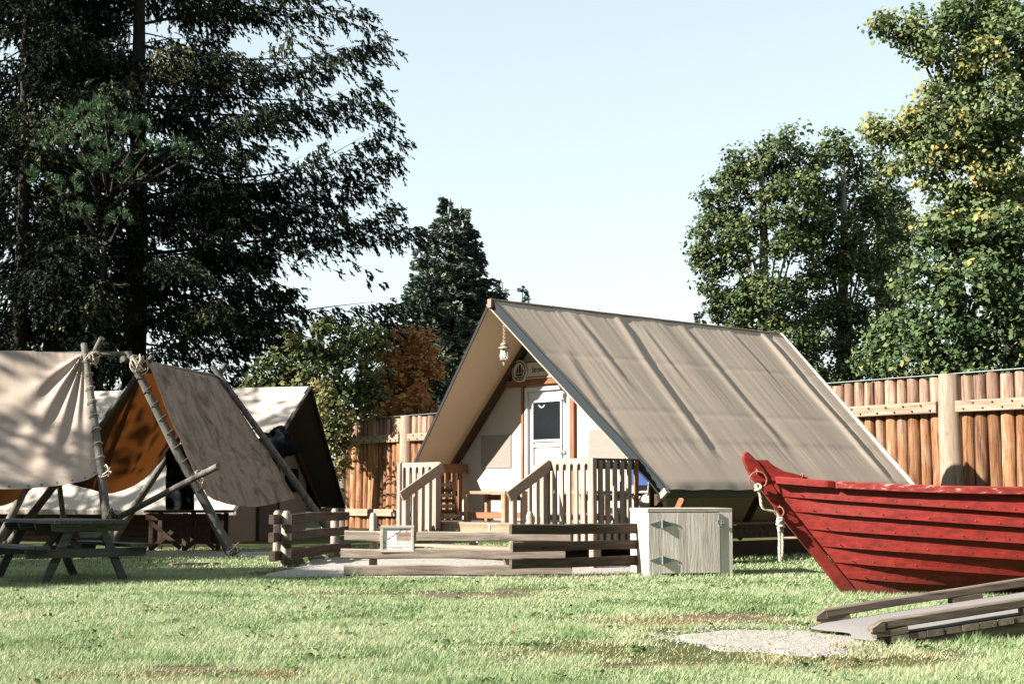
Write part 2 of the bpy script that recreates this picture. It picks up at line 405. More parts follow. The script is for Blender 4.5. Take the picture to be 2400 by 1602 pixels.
YARD = [V(-3.45, 18.1, 0), V(-1.6, 17.95, 0), V(.6, 17.95, 0), V(1.5, 18.5, 0), V(2.2, 19.6, 0), V(2.3, 21, 0), V(1.5, 23, 0), V(-1.5, 24.5, 0), V(-3.4, 23, 0), V(-3.2, 20.2, 0)]
patch('gravel_yard', YARD, 'gravel', .014, .35, .15)
PATH = [V(-12, 25.2, 0), V(-8, 24.4, 0), V(-5.4, 23.9, 0), V(-3.2, 24.0, 0), V(-3.3, 25.6, 0), V(-7, 26.2, 0), V(-12, 27, 0)]
patch('gravel_path', PATH, 'gravel', .02, .4, .2)
SANDY = [G(300, 1572), G(400, 1556), G(520, 1566), G(600, 1590), G(480, 1598), G(360, 1590)]
# grey bare stripe and dark scrapes in the lawn
DIRT = [(G(1060, 1396), 1.15, .42), (G(1180, 1384), .35, .3), (G(858, 1450), .22, .13), (G(420, 1568), .55, .12), (G(205, 1560), .2, .08), (G(1720, 1447), .75, .35), (G(2010, 1460), .45, .2),
        (G(1585, 1562), .6, .06), (G(880, 1545), .2, .1), (G(600, 1545), .22, .08)]
BROWN = [(G(1500, 1530), 1.2, .7), (G(1720, 1535), 1.9, .95), (G(1690, 1455), 1.15, .75), (G(1880, 1560), 1.0, .4), (G(480, 1585), .9, .3), (G(1100, 1392), 1.6, .7)]
for c, a, b in DIRT:
    pts = [V(c.x + a * math.cos(t) * random.uniform(.65, 1.1), c.y + b * math.sin(t) * random.uniform(.65, 1.1), 0) for t in [2 * math.pi * i / 14 for i in range(14)]]
    patch('bare_soil', pts, 'dirt', .007, .12, .05)
TALL = []   # (x0,y0,x1,y1,width,mult) zones of longer grass

# ------------------------------------------------------------------ palisade fence
FA = -R(48.4) ; 
fR = V(8.19, 28.3, 0); fL = V(-3.39, 42.4, 0); fd = (fL - fR).normalized(); frz = math.atan2(-fd.y, -fd.x)
fence = thing('palisade_fence', 'tall stockade fence of upright peeled logs behind the tents', 'fence', fR, frz)
logmeshes = []
for k in range(8):
    mb = MB(); r = .128; bx, by = random.uniform(-.02, .02), random.uniform(-.02, .02)
    mb.tube([(0, 0, -.1), (bx, by, 1.2), (-bx * .5, by, 2.3), (0, 0, 3.15 + random.uniform(-.012, .012))], [r * 1.06, r * random.uniform(.97, 1.05), r, r * .95], 10, jit=.05)
    me = mb.mesh('log', 55); me.materials.append(M('log_weathered')); logmeshes.append(me)
s = -6.2; posts = [-5.2 + .9, -.62, 3.6 - .4, 6.4, 9.6, 12.9, 16.2, 19.4]
posts = [-4.35, -.62, 2.95, 6.3, 9.6, 12.9, 16.2, 19.4]
i = 0
spans = list(zip(posts[:-1], posts[1:])) + [(-7.4, posts[0])]
for p0, p1 in spans:
    x0, x1 = p0 + .2, p1 - .2; ws = []
    while sum(ws) < x1 - x0: ws.append(random.choice([.225, .25, .265, .28, .3]))
    k = (x1 - x0) / sum(ws); q = x0
    for w_ in ws:
        w_ *= k; lo = obj('log', logmeshes[i % 8], None, fence, loc=(-(q + w_ / 2), random.uniform(-.025, .02), random.uniform(-.012, .012) - .05 * sstep(7, 14, q)), rot=(0, 0, random.uniform(0, 6.28)))
        sc_ = w_ / .256 * 1.03; lo.scale = (sc_, sc_, random.uniform(.982, 1.006)); lo.rotation_euler.y = random.uniform(-.004, .004); q += w_; i += 1
for p in posts:
    mb = MB().tube([(0, 0, -.1), (.015, 0, 1.0), (-.01, 0, 2.2), (0, 0, 3.17)], [.25, .235, .225, .21], 14, jit=.03)
    obj('post', mb, 'pale_post' if 'pale_post' in MATS else wood('pale_post', (.13, .08, .05), (.27, .2, .15), (.36, .29, .23), 'z', .8, var=.1), fence, 50, loc=(-p, -.05, -.05 * sstep(7, 14, p)))
boltm = MB().tube([(0, 0, 0), (0, -.02, 0)], [.021, .017], 6).mesh('bolt'); boltm.materials.append(M('bolt'))
for a, b in zip(posts[:-1], posts[1:]):
    for z, hh in ((2.56, .21), (.5, .2)):
        mb = MB().beam((-(b - .2), 0, 0), (-(a + .2), 0, 0), .1, hh, ch=.012, segs=3, jit=.006)
        rl = obj('rail', mb, 'pale_beam', fence, loc=(0, -.19, z - .05 * sstep(7, 14, a)))
        if z > 1:
            q = a + .32; j = 0
            while q < b - .25:
                obj('bolt', boltm, None, rl, loc=(-q, -.05, .05 if j % 2 else -.05)); q += .19; j += 1
mb = MB().beam((-20.8, 0, 3.12), (6.2, 0, 3.185), .3, .014, ch=.003, segs=6)
obj('cap_flashing', mb, 'galvanised', fence)
fence.scale = (1.09, 1.09, 1.06)

# ------------------------------------------------------------------ big canvas cabin
TA = -R(48.4); TO = V(.575, 22.3, 0)
DK = .615      # deck height
cabin = thing('canvas_cabin', 'big beige canvas tent cabin with steep overhanging roof and white door', 'tent', (TO.x, TO.y, .1), TA)
TZ = -.1
Z0 = TZ
APEX = 4.0 + TZ; WW = 2.82; EZ = 1.13 + TZ
def roofpt(side, a, b):
    eu = -.72 if side < 0 else -.39
    us = lerp(-1.186, eu, b); ue = lerp(5.87, 5.78, b); u = lerp(us, ue, a); w = side * WW * b; z = lerp(APEX, EZ, b)
    n = V(side * .713, 0, .701)
    fr = (u + 1.1) / 1.72; sag = abs(math.sin(math.pi * fr))
    d = -.018 * sag ** 1.5 * math.sin(math.pi * min(1, b * 1.02)) ** .5
    d += .009 * noise.noise(V(u * 1.6, b * 1.1, side * 3)) + .0035 * noise.noise(V(u * 6.5, b * 1.6 + 5, 0)) * (1 - .5 * b)
    d += .0055 * noise.noise(V(u * 15, b * 2.0, 9)) * (math.exp(-b * 5) + math.exp(-((b - .45) / .12) ** 2) * .7 + math.exp(-((b - .8) / .08) ** 2) * .7)
    for u0, am, wd, b0, b1 in ((.35, .02, .09, .02, .55), (1.45, .034, .10, .0, .9), (1.95, .014, .06, .05, .5), (3.0, .026, .11, .0, .85), (5.25, .05, .09, .0, 1.02), (4.35, .012, .06, 0, .45), (-.3, .016, .1, .25, .9)):
        uu = u - u0 - .35 * b * math.sin(u0 * 3) - .06 * noise.noise(V(b * 3, u0, 0)); env = sstep(b0 - .02, b0 + .08, b) * (1 - sstep(b1 - .2, b1, b))
        d += .62 * am * env * (math.exp(-(uu / wd) ** 2) - .6 * math.exp(-((uu - wd * 1.7) / wd) ** 2))
    d -= .004 * sstep(.755, .765, b) * (1 - sstep(.765, .9, b)) - .0  + .004 * math.exp(-((b - .3) / .01) ** 2) + .004 * math.exp(-((b - .6) / .01) ** 2)
    if b > .97: z -= .03 * (b - .97) / .03 * (1 + .6 * noise.noise(V(u * 3, 0, 0)))
    return V(w, u, z) + n * d
roof_r = obj('roof_canvas', MB().grid(lambda a, b: roofpt(1, a, b), 230, 80), 'roof_canvas', cabin, 80)
roof_l = obj('roof_canvas', MB().grid(lambda a, b: roofpt(-1, 1 - a, b), 110, 40), 'roof_canvas', cabin, 80)
# dark front binding, hangs below the roof edge
for side in (1, -1):
    pts = [roofpt(side, 0, j / 20) for j in range(21)]; wd = .12 if side > 0 else .02
    mb = MB()
    ins = [p + V(-side * .7 * wd, -.012, -.72 * wd) * 1.0 for p in pts] if side > 0 else [p + V(.02, -.012, -.03) for p in pts]
    out = [p + V(side * .006, -.016, .012) for p in pts]
    vs_ = []; fs = []
    for a, b in zip(out, ins): vs_ += [a, b, b + V(0, .015, 0), a + V(0, .02, 0)]
    for j in range(20):
        for q in range(4): fs.append([j * 4 + q, j * 4 + (q + 1) % 4, (j + 1) * 4 + (q + 1) % 4, (j + 1) * 4 + q])
    mb.add(vs_, fs); obj('roof_edge_band', mb, 'dark_band' if side > 0 else 'black_edge', cabin)
    if side > 0:
        obj('roof_piping', MB().tube([p + V(0, -.014, -.004) for p in ins], .011, 5), 'wall_canvas', cabin, 60)
    # rolled rear hem
    obj('rear_hem', MB().tube([roofpt(side, 1, j / 16) + V(0, .035, -.01) for j in range(17)], [.03 + .035 * (j / 16) for j in range(17)], 8), 'tent_pale', cabin, 70)
    # eave fascia
    e0, e1 = roofpt(side, 0, 1), roofpt(side, 1, 1)
    obj('eave_pole', MB().beam(e0 + V(-side * .05, .02, -.06), e1 + V(-side * .05, -.02, -.06), .05, .1, segs=6, jit=.006), 'eave_green', cabin)
obj('ridge_beam', MB().beam((0, -1.235, APEX - .075), (0, 5.8, APEX - .075), .085, .13), 'deck_board', cabin)
for u in (-.075, 1.6, 3.5, 5.5):
    for side in (1, -1):
        obj('rafter', MB().beam((side * .04, u, APEX - .21), (side * 2.6, u, EZ + .02), .07, .13, up=(0, 1, 0), ch=.006), 'dark_brown', cabin)
obj('collar_brace', MB().beam((-.02, -.95, APEX - .17), (-.02, -.12, APEX - .8), .07, .13, up=(1, 0, 0)), 'cedar_x', cabin)
# front wall (gable pentagon, with recess for door) and side walls
wz0 = DK + TZ + .004
def wpoly(pts, y=0.0, t=.03): return MB().poly([V(a, y, b) for a, b in pts], (0, t, 0))
wl = 2.12; kz = 1.70 + TZ; hz = 2.80 + TZ
wall = obj('front_wall', wpoly([(-wl, wz0), (-.55, wz0), (-.55, hz), (-1.12, hz), (-wl, kz)]), 'wall_canvas', cabin)
obj('front_wall', wpoly([(.57, wz0), (wl, wz0), (wl, kz), (1.12, hz), (.57, hz)]), 'wall_canvas', cabin)
obj('gable_panel', wpoly([(-1.12, hz + .002), (1.12, hz + .002), (.06, APEX - .14), (-.06, APEX - .14)], .004), 'wall_canvas', cabin)
for side in (1, -1):
    obj('side_wall', MB().box((side * (wl + .02), 2.85, (wz0 + kz) / 2), (.03, 5.5, kz - wz0)), 'wall_canvas', cabin)
    mb = MB().beam((side * 2.2, 2.4 * 0 + .12, wz0), (side * 2.2, .12, kz - .12), .1, .1); obj('corner_post', mb, 'dark_brown', cabin)
obj('rear_wall', wpoly([(-wl, wz0), (wl, wz0), (wl, kz), (.06, APEX - .14), (-.06, APEX - .14), (-wl, kz)], 5.55), 'wall_canvas', cabin)
obj('header_beam', MB().beam((-1.06, -.035, hz - .0), (1.06, -.035, hz - .0), .06, .1), 'cedar_x', cabin)
obj('door_trim', MB().beam((-.565, -.03, wz0), (-.565, -.03, hz - .05), .05, .05, up=(0, 1, 0)), 'cedar', cabin)
obj('door_trim', MB().beam((.575, -.03, wz0), (.575, -.03, hz - .05), .085, .05, up=(0, 1, 0)), 'cedar', cabin)
# windows: clear vinyl panels
for x0, x1 in ((-1.62, -.88), (.9, 1.66)):
    win = obj('window', MB().box(((x0 + x1) / 2, -.008, 1.725 + TZ), (x1 - x0, .012, .54)), 'vinyl', cabin)
# door
door = obj('door', MB().box((0, .012, (wz0 + 2.66 + TZ) / 2), (.9, .03, 2.66 + TZ - wz0)), 'white_metal', cabin)
mb = MB()
for x in (-.48, .49): mb.beam((x, -.015, wz0), (x, -.015, 2.715 + TZ), .065, .07, up=(0, 1, 0), ch=.004)
mb.beam((-.445, -.015, 2.685 + TZ), (.455, -.015, 2.685 + TZ), .07, .06, ch=.004)
obj('frame', mb, 'white_metal', door)
obj('glass', MB().box((-.02, -.009, 2.18 + TZ), (.62, .008, .58)), 'dark_glass', door)
mb = MB()
for x in (-.345, .305): mb.beam((x, -.014, 1.5 + TZ), (x, -.014, 2.5 + TZ), .03, .03, up=(0, 1, 0))
for z in (2.49, 1.87): mb.beam((-.33, -.014, z + TZ), (.29, -.014, z + TZ), .03, .035)
mb.beam((-.36, -.022, 1.78 + TZ), (.32, -.022, 1.78 + TZ), .03, .03)
obj('glazing_bar', mb, 'white_metal', door)
def clothpanel(a, b):
    return V(lerp(-.3 + .03 * math.sin(b * 3), .29, a), -.012 - .03 * math.sin(a * math.pi) ** .6 * (.5 + .5 * noise.noise(V(a * 3, b * 3, 0))), lerp(wz0 + .12, 1.755 + TZ, b))
obj('cloth_panel', MB().grid(clothpanel, 14, 20), 'wall_canvas', door, 70)
hd = obj('handle', MB().box((.4, -.014, 1.67 + TZ), (.045, .012, .26)), 'steel', door)
hd2 = MB().tube([(.4, -.02, 1.69 + TZ), (.4, -.07, 1.69 + TZ), (.29, -.075, 1.69 + TZ)], .012, 6)
obj('lever', hd2, 'steel', door, 60)
mb = MB().tube([(-.2, -.02, 2.43 + TZ), (-.17, -.022, 2.40 + TZ), (-.13, -.022, 2.39 + TZ), (-.09, -.022, 2.405 + TZ), (-.07, -.02, 2.43 + TZ)], .008, 5); obj('cord', mb, 'text_white', door)
# guy leg and braces at right eave
e0 = roofpt(1, 0, 1)
obj('eave_block', MB().beam(e0 + V(-.09, -.05, -.12), e0 + V(.06, -.05, .0), .07, .09), 'post_wood', cabin)
obj('guy_leg', MB().tube([e0 + V(-.04, -.02, -.08), e0 + V(.06, .12, -.98 + .0)], .03, 7), 'pale_beam', cabin, 60)
for u in (.2, 1.9, 3.6, 5.3):
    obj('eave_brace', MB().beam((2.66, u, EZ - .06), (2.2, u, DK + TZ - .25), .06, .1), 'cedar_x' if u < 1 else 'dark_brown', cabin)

# ------------------------------------------------------------------ deck with railings and steps
deck = thing('wooden_deck', 'timber porch deck with slatted railings and two steps under the canvas cabin', 'deck', (TO.x, TO.y, .1), TA)
dz = DK - .1; uf = -1.4; wR = 2.42; wLf = -1.95
bm_ = MB().box((0, 0, 0), (wR - wLf + .0, .135, .036)).mesh('deck_board'); bm_.materials.append(M('deck_board'))
u = uf + .07
while u < 5.7:
    obj('deck_board', bm_, None, deck, loc=((wR + wLf) / 2, u, dz - .018)); u += .142
obj('front_joist', MB().beam((wLf, uf + .03, dz - .13), (wR, uf + .03, dz - .13), .045, .185), 'fir_wood', deck)
obj('side_joist', MB().beam((wR - .03, uf + .06, dz - .14), (wR - .03, 5.6, dz - .14), .045, .2), 'rail_dark', deck)
obj('side_joist', MB().beam((wLf + .03, uf + .06, dz - .14), (wLf + .03, 5.6, dz - .14), .045, .2), 'rail_dark', deck)
for w_ in (wLf + .1, -.3, wR - .1):
    for u in (uf + .12, 1.5, 4.5):
        obj('footing_post', MB().beam((w_, u, -.1), (w_, u, dz - .24), .1, .1), 'post_wood', deck)
for w_ in (-.7, .2, 1.15):
    obj('bracket', MB().box((w_, uf + .003, dz - .11), (.05, .008, .17)), 'galvanised', deck)
skirt = MB().beam((wR + .01, -.2, .12), (wR + .01, 5.5, .12), .03, .24); obj('skirt_board', skirt, 'dark_brown', deck)
skirt = MB().beam((wR - .05, -.2, .36), (wR - .05, 5.5, .36), .03, .12); obj('skirt_board', skirt, 'dark_brown', deck)
RT = dz + .915
def slotted_rail(x0, x1, u, n):
    """front railing: head board with round-topped slots and one slat between each"""
    pitch = (x1 - x0) / n; sw = pitch * .46; pts = [(x0, RT), (x1, RT)]; low = RT - .10
    pts_b = []
    for i in range(n):
        c = x0 + pitch * (i + .5)
        if i == n - 1: pass
        pts_b.append((c, sw / 2))
    out = [(x0, RT), (x0, low - .02)]
    for c, r in pts_b:
        out.append((c - r, low - .02))
        for t in range(1, 8):
            th = math.pi - math.pi * t / 8; out.append((c + r * math.cos(th), low - .02 + .01 + r * 1.2 * math.sin(th)))
        out.append((c + r, low - .02))
    out += [(x1, low - .02), (x1, RT)]
    obj('head_rail', MB().poly([V(a, u, b) for a, b in out], (0, .035, 0)), 'deck_wood', deck)
    for i in range(n + 1):
        a = x0 + pitch * (i - .5) + sw / 2; b = x0 + pitch * (i + .5) - sw / 2; a = max(a, x0); b = min(b, x1)
        if b - a < .03: continue
        obj('slat', MB().beam(((a + b) / 2, u + .0175, dz - .22), ((a + b) / 2, u + .0175, low - .018), b - a, .034, up=(0, 1, 0), ch=.003), 'deck_wood', deck)
    obj('inner_rail', MB().beam((x0, u + .06, RT - .1), (x1, u + .06, RT - .1), .04, .13), 'deck_board', deck)
    obj('bottom_rail', MB().beam((x0, u + .06, dz + .1), (x1, u + .06, dz + .1), .035, .07), 'deck_board', deck)
slotted_rail(1.5, 2.36, uf - .04, 6)
slotted_rail(-1.9, -.93, uf - .04, 6)
for w_ in (2.41, -1.94):
    obj('corner_post', MB().beam((w_, uf - .03, -.1), (w_, uf - .03, RT + .0), .09, .085, up=(0, 1, 0)), 'deck_wood', deck)
def side_rail(w_, u0, u1, sgn):
    obj('head_rail', MB().beam((w_, u0, RT - .075), (w_, u1, RT - .075), .035, .15), 'cedar_x' if sgn < 0 else 'rail_dark', deck)  # shade of the right side is put into its darker wood
    obj('bottom_rail', MB().beam((w_, u0, dz + .1), (w_, u1, dz + .1), .035, .07), 'deck_board', deck)
    q = u0 + .09
    while q < u1:
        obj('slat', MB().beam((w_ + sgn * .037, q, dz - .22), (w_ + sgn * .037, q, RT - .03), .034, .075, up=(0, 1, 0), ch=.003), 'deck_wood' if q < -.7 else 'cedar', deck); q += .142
side_rail(2.40, uf, -.48, 1); side_rail(-1.93, uf, -.05, -1)
# steps
for w_, nm in ((-.93, 0), (1.5, 1)):
    obj('stringer', MB().beam((w_ + (-.02 if nm == 0 else .02), uf - .02, dz - .1), (w_ + (-.02 if nm == 0 else .02), uf - .86, .02), .04, .2), 'deck_board', deck)
    obj('stair_post', MB().beam((w_, uf - .68, -.1), (w_, uf - .68, dz + .44), .09, .09, up=(0, 1, 0)), 'deck_wood', deck)
    obj('stair_post', MB().beam((w_, uf - .02 - .075, dz - .3), (w_, uf - .095, dz + .78), .085, .085, up=(0, 1, 0)), 'deck_wood', deck)
    off = .065
    obj('stair_rail', MB().beam((w_ + off, uf - .82, dz + .385), (w_ + off, uf - .03, RT - .075), .038, .15), 'deck_board', deck)
    for q in (.19, .33, .47):
        obj('slat', MB().beam((w_ + .02, uf - .05 - q, -.0), (w_ + .02, uf - .05 - q, RT - .07 - q * .62), .04, .06, up=(0, 1, 0), ch=.003), 'deck_wood', deck)
for z, u0 in ((.37, uf - .01), (.195, uf - .3)):
    for q in range(2):
        obj('tread', MB().beam((-.9, u0 - .075 - q * .145, z - .02), (1.47, u0 - .075 - q * .145, z - .02), .138, .04), 'pale_beam', deck)
    for w_ in (-.5, .25, 1.0):
        obj('bracket', MB().box((w_, u0 - .26, z - .09), (.04, .012, .1)), 'galvanised', deck)

# ------------------------------------------------------------------ things on the porch
def porch_loc(w_, u): return TO + Matrix.Rotation(TA, 4, 'Z') @ V(w_, u, DK + .0)
def low_bench(label, w_, u, L, D, hh):
    t = thing('porch_table', label, 'table', porch_loc(w_, u), TA, 'chunky low tables on the porch')
    for x in (-L / 2 + .05, L / 2 - .05):
        for y in (-D / 2 + .05, D / 2 - .05):
            obj('leg', MB().beam((x, y, 0), (x, y, hh - .05), .095, .095, up=(0, 1, 0)), 'fir_wood', t)
    for j in range(4):
        obj('top_board', MB().beam((-L / 2, -D / 2 + D / 8 + j * D / 4, hh - .025), (L / 2, -D / 2 + D / 8 + j * D / 4, hh - .025), D / 4 - .008, .048), 'fir_wood', t)
    for y in (-D / 2 + .05, D / 2 - .05):
        obj('stretcher', MB().beam((-L / 2 + .1, y, .1), (L / 2 - .1, y, .1), .045, .09), 'cedar_x', t)
    obj('stretcher', MB().beam((-L / 2 + .1, D / 2 - .05, hh - .1), (L / 2 - .1, D / 2 - .05, hh - .1), .045, .09), 'cedar_x', t)
    return t
low_bench('chunky low fir table on the porch left of the door', -.28, -.85, .98, .5, .47)
low_bench('chunky low fir table behind the right porch railing', 1.62, -.62, .95, .5, .47)
# folded slatted chair leaning in the left porch corner
t = thing('folded_chair', 'folded slatted wooden chair leaning in the left porch corner', 'chair', porch_loc(-1.62, -.75), TA)
for y in (-.2, .2): obj('side_rail', MB().beam((.1, y, .0), (-.12, y, .62), .04, .03), 'cedar_x', t)
for j in range(7): obj('slat', MB().beam((.09 - .03 * j - .02, -.22, .06 + .085 * j), (.09 - .03 * j - .02, .22, .06 + .085 * j), .02, .055, up=(.35, 0, 1)), 'dark_brown' if j % 2 else 'rail_wood', t)
# blue camp chair
t = thing('camp_chair', 'blue folding camp chair behind the right porch railing', 'chair', porch_loc(1.95, -.2 - .02), TA)
t.location = porch_loc(2.02, -.28)
for x in (-.22, .22):
    for y in (-.17, .13): obj('leg', MB().tube([(x, y, 0), (-x * .6, y, .44)], .012, 6), 'white_metal', t)
    obj('back_pole', MB().tube([(x, .13, .4), (x, .2, 1.05)], .012, 6), 'steel', t)
obj('seat', MB().grid(lambda a, b: V(lerp(-.22, .22, a), lerp(-.17, .14, b), .44 - .05 * math.sin(a * math.pi)), 8, 6), 'blue_fabric', t, 70)
obj('backrest', MB().grid(lambda a, b: V(lerp(-.22, .22, a), lerp(.13, .21, b) + .03 * math.sin(a * math.pi), lerp(.55, .78 + .12 * math.sin(a * math.pi), b)), 10, 6), 'blue_fabric', t, 70)
# lantern
LL = TO + Matrix.Rotation(TA, 4, 'Z') @ V(0, -.93, 0)
lan = thing('lantern', 'small brass porch lantern hanging on a chain under the canvas gable', 'lantern', (LL.x, LL.y, 2.955))
def chain(z0, z1):
    mb = MB(); z = z0; i = 0
    while z < z1:
        mb.ring((0, 0, z), (1, 0, 0) if i % 2 else (0, 1, 0), .016, .0045, 10, 4); z += .027; i += 1
    return mb
obj('chain', chain(.42, .93), 'lantern_metal', lan, 60)
obj('cap', MB().lathe([(.001, .41), (.012, .405), (.02, .39), (.055, .365), (.06, .352), (.035, .352), (.035, .335), (.05, .33), (.088, .305), (.092, .297), (.05, .3), (.045, .29)], 18), 'lantern_metal', lan, 50)
obj('glass_chimney', MB().lathe([(.032, .297), (.034, .27), (.045, .235), (.066, .195), (.07, .17), (.06, .14), (.045, .125)], 18), 'lamp_glass', lan, 60)
for k in range(4):
    a = math.pi / 4 + k * math.pi / 2; c, s_ = math.cos(a), math.sin(a)
    obj('guard_wire', MB().tube([(r * c, r * s_, z) for r, z in ((.06, .3), (.062, .27), (.075, .22), (.086, .18), (.082, .145), (.06, .118))], .006, 5), 'lantern_metal', lan, 60)
obj('base', MB().lathe([(.06, .128), (.066, .12), (.06, .112), (.025, .108), (.022, .095), (.012, .088), (.02, .078), (.02, .068), (.008, .06), (.012, .05), (.011, .04), (.001, .033)], 14), 'lantern_metal', lan, 50)
# name board
NB = TO + Matrix.Rotation(TA, 4, 'Z') @ V(0, -.07, 0)
def text(body, size, mat, parent, loc, rot, shear=0.0, offset=0.0, name='lettering', ext=.0008, sx=1.0, align='LEFT'):
    cu = bpy.data.curves.new('t', 'FONT'); cu.body = body; cu.size = size; cu.shear = shear; cu.offset = offset; cu.extrude = ext; cu.align_x = align
    to = bpy.data.objects.new('t', cu); COL.objects.link(to); dg = bpy.context.evaluated_depsgraph_get()
    me = bpy.data.meshes.new_from_object(to.evaluated_get(dg)); bpy.data.objects.remove(to); me.name = name
    me.materials.clear(); me.materials.append(M(mat))
    o = bpy.data.objects.new(name, me); COL.objects.link(o); o.parent = parent; o.location = loc; o.rotation_euler = rot; o.scale = (sx, 1, 1); return o
plain('board_cream', (.52, .46, .34), .7, nz=.35, sc=25)
sign = thing('name_board', 'weathered cream name board with round ship emblem above the cabin door', 'sign', (NB.x, NB.y, 2.82), TA)
obj('board', MB().beam((-.55, 0, .165), (.74, 0, .165), .03, .27, ch=.006, segs=5, jit=.002), 'board_cream', sign)
for z in (.055, .295): obj('border', MB().box((.1, -.0165, z), (1.24, .003, .014)), 'text_dark', sign)
em = obj('emblem', MB().tube([(-.56, -.05, .165), (-.56, -.0, .165)], .175, 28), 'board_cream', sign, 40)
obj('ring', MB().ring((-.56, -.052, .165), (0, 1, 0), .145, .009, 28, 5), 'text_dark', em)
yy = -.051
def flat(pts): return MB().poly([V(a - .56, yy, b + .165) for a, b in pts], (0, -.003, 0))
obj('hull', flat([(-.09, -.045), (.1, -.035), (.075, -.075), (-.06, -.08)]), 'text_dark', em)
for pts in ([(-.085, -.03), (-.02, -.03), (-.02, .09)], [(-.01, -.03), (.05, -.03), (.045, .1), (0, .11)], [(.06, -.025), (.115, -.02), (.065, .075)], [(-.1, -.1), (.08, -.105), (.04, -.118), (-.06, -.118)], [(-.06, -.088), (.11, -.085), (.105, -.095), (-.05, -.098)]):
    obj('sail' if pts[0][1] > -.05 else 'wave', flat(pts), 'text_dark', em)
text('Stromness ORKNEY', .125, 'text_dark', sign, (-.31, -.0165, .13), (math.pi / 2, 0, 0), .25, .002, sx=.92)

# ------------------------------------------------------------------ storage box
bx = G(1519, 1352); brz = R(12)
box = thing('storage_box', 'weathered plywood storage box with strap hinges and padlock on the lawn', 'box', (bx.x, bx.y, 0), brz)
BW, BD, BH = 1.12, .76, .86
obj('carcass', MB().box((BW / 2, BD / 2, BH / 2 - .02), (BW - .03, BD - .03, BH - .06)), 'box_wood', box)
lid = obj('lid', MB().box((BW / 2, BD / 2 - .005, BH - .022), (BW + .006, BD + .02, .045), ch=.004), 'box_wood_x', box)
zz = .0
for j in range(4):
    h4 = (BH - .05) / 4
    obj('side_board', MB().box((.0, 0, 0), (.03, BD, h4 - .003), ch=.002), 'box_wood_x', box, loc=(.016, BD / 2, h4 * (j + .5)))
    obj('side_board', MB().box((.0, 0, 0), (.03, BD, h4 - .003), ch=.002), 'box_wood', box, loc=(BW - .016, BD / 2, h4 * (j + .5)))
xs = [0.0, .185, .41, .63, .76 + .0, .955]; xs = [.0, .175, .405, .515, .735, .95]
for a, b in zip(xs[:-1], xs[1:]):
    lo = .05 if a > .1 else .02
    obj('door_board', MB().beam(((a + b) / 2, -.014, lo), ((a + b) / 2, -.014, BH - .055), b - a - .003, .03, up=(0, 1, 0), ch=.002), 'box_wood', box)
obj('fixed_board', MB().beam((1.04, -.002, .01), (1.04, -.002, BH - .05), .165, .026, up=(0, 1, 0), ch=.002), 'box_wood', box)
for z in (.215, .665):
    hg = obj('hinge', MB().poly([V(.01, -.031, z), V(.18, -.031, z - .045), V(.18, -.031, z + .045)], (0, -.005, 0)).poly([V(.185, -.031, z - .045), V(.38, -.031, z), V(.185, -.031, z + .045)], (0, -.005, 0)), 'galvanised', box)
    obj('pin', MB().tube([(.183, -.042, z - .058), (.183, -.042, z + .058)], .011, 8), 'galvanised', hg, 50)
    mb = MB()
    for q in (.03, .09, .15, .22, .28, .35): mb.tube([(q, -.036, z), (q, -.039, z)], .006, 6)
    obj('screw', mb, 'steel', hg)
ls = obj('hasp', MB().box((.955, -.035, .685), (.075, .008, .045)), 'galvanised', box)
pl = obj('padlock', MB().box((.978, -.05, .655), (.042, .02, .045), ch=.006), 'steel', box)
obj('shackle', MB().tube([(.965, -.05, .675), (.965, -.05, .70), (.978, -.05, .712), (.991, -.05, .70), (.991, -.05, .675)], .005, 6), 'steel', pl)
TALL.append((bx.x, bx.y - .06, bx.x + 1.1, bx.y + .18, .16, 1.9))

# ------------------------------------------------------------------ split rail fences
def rail_mesh(L, h, w_): return MB().beam((0, 0, 0), (L, 0, 0), w_, h, ch=.012, segs=6, jit=.009)
def rail_fence(label, a, b, zs, mat, posts_, hh=.125, ww=.07, ext=.0):
    a = Vector(a); b = Vector(b); d = b - a; rz = math.atan2(d.y, d.x); L = d.length
    t = thing('split_rail_fence', label, 'fence', a, rz, 'low rail fences in front of the cabin')
    for z in zs:
        obj('rail', rail_mesh(L * random.uniform(.985, 1.01), hh * random.uniform(.95, 1.05), ww), mat, t, loc=(random.uniform(-.03, .03), 0, z))
    for x, y, top, r in posts_:
        mb = MB().tube([(0, 0, -.1), (.008, 0, top * .5), (0, 0, top * .93), (0, 0, top)], [r * 1.05, r, r * .95, r * .55], 10, jit=.04)
        obj('post', mb, 'post_wood', t, 50, loc=(x, y, 0))
    return t
a = G(803, 1350); b = G(1335, 1351)
rail_fence('front low rail fence holding the framed notice, bleached grey rails', (a.x, a.y, 0), (b.x, b.y, 0), (.085, .285, .51), 'rail_wood', [(.37, .1, .8, .052), (2.38, .085, .82, .055)])
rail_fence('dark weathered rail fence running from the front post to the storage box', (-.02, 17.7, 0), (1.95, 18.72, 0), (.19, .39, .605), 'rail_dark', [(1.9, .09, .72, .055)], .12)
p1 = G(690, 1330)
rail_fence('dark rail fence in shadow between the tarp shelter and the gravel yard', (p1.x - .3, p1.y - .15, 0), (-2.75, 24.0, 0), (.17, .43, .68), 'rail_dark', [(.36, -.09, .8, .075), (3.45, .1, .8, .075)], .14, .08)
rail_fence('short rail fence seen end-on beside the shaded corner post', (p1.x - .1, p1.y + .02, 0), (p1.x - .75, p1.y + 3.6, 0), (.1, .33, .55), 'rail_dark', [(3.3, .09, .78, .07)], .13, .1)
TALL.append((a.x, a.y - .05, b.x, b.y - .05, .14, 1.9)); TALL.append((0, 17.65, 1.9, 18.6, .12, 1.7)); TALL.append((p1.x - .2, p1.y - .1, -2.8, 23.8, .2, 1.6))
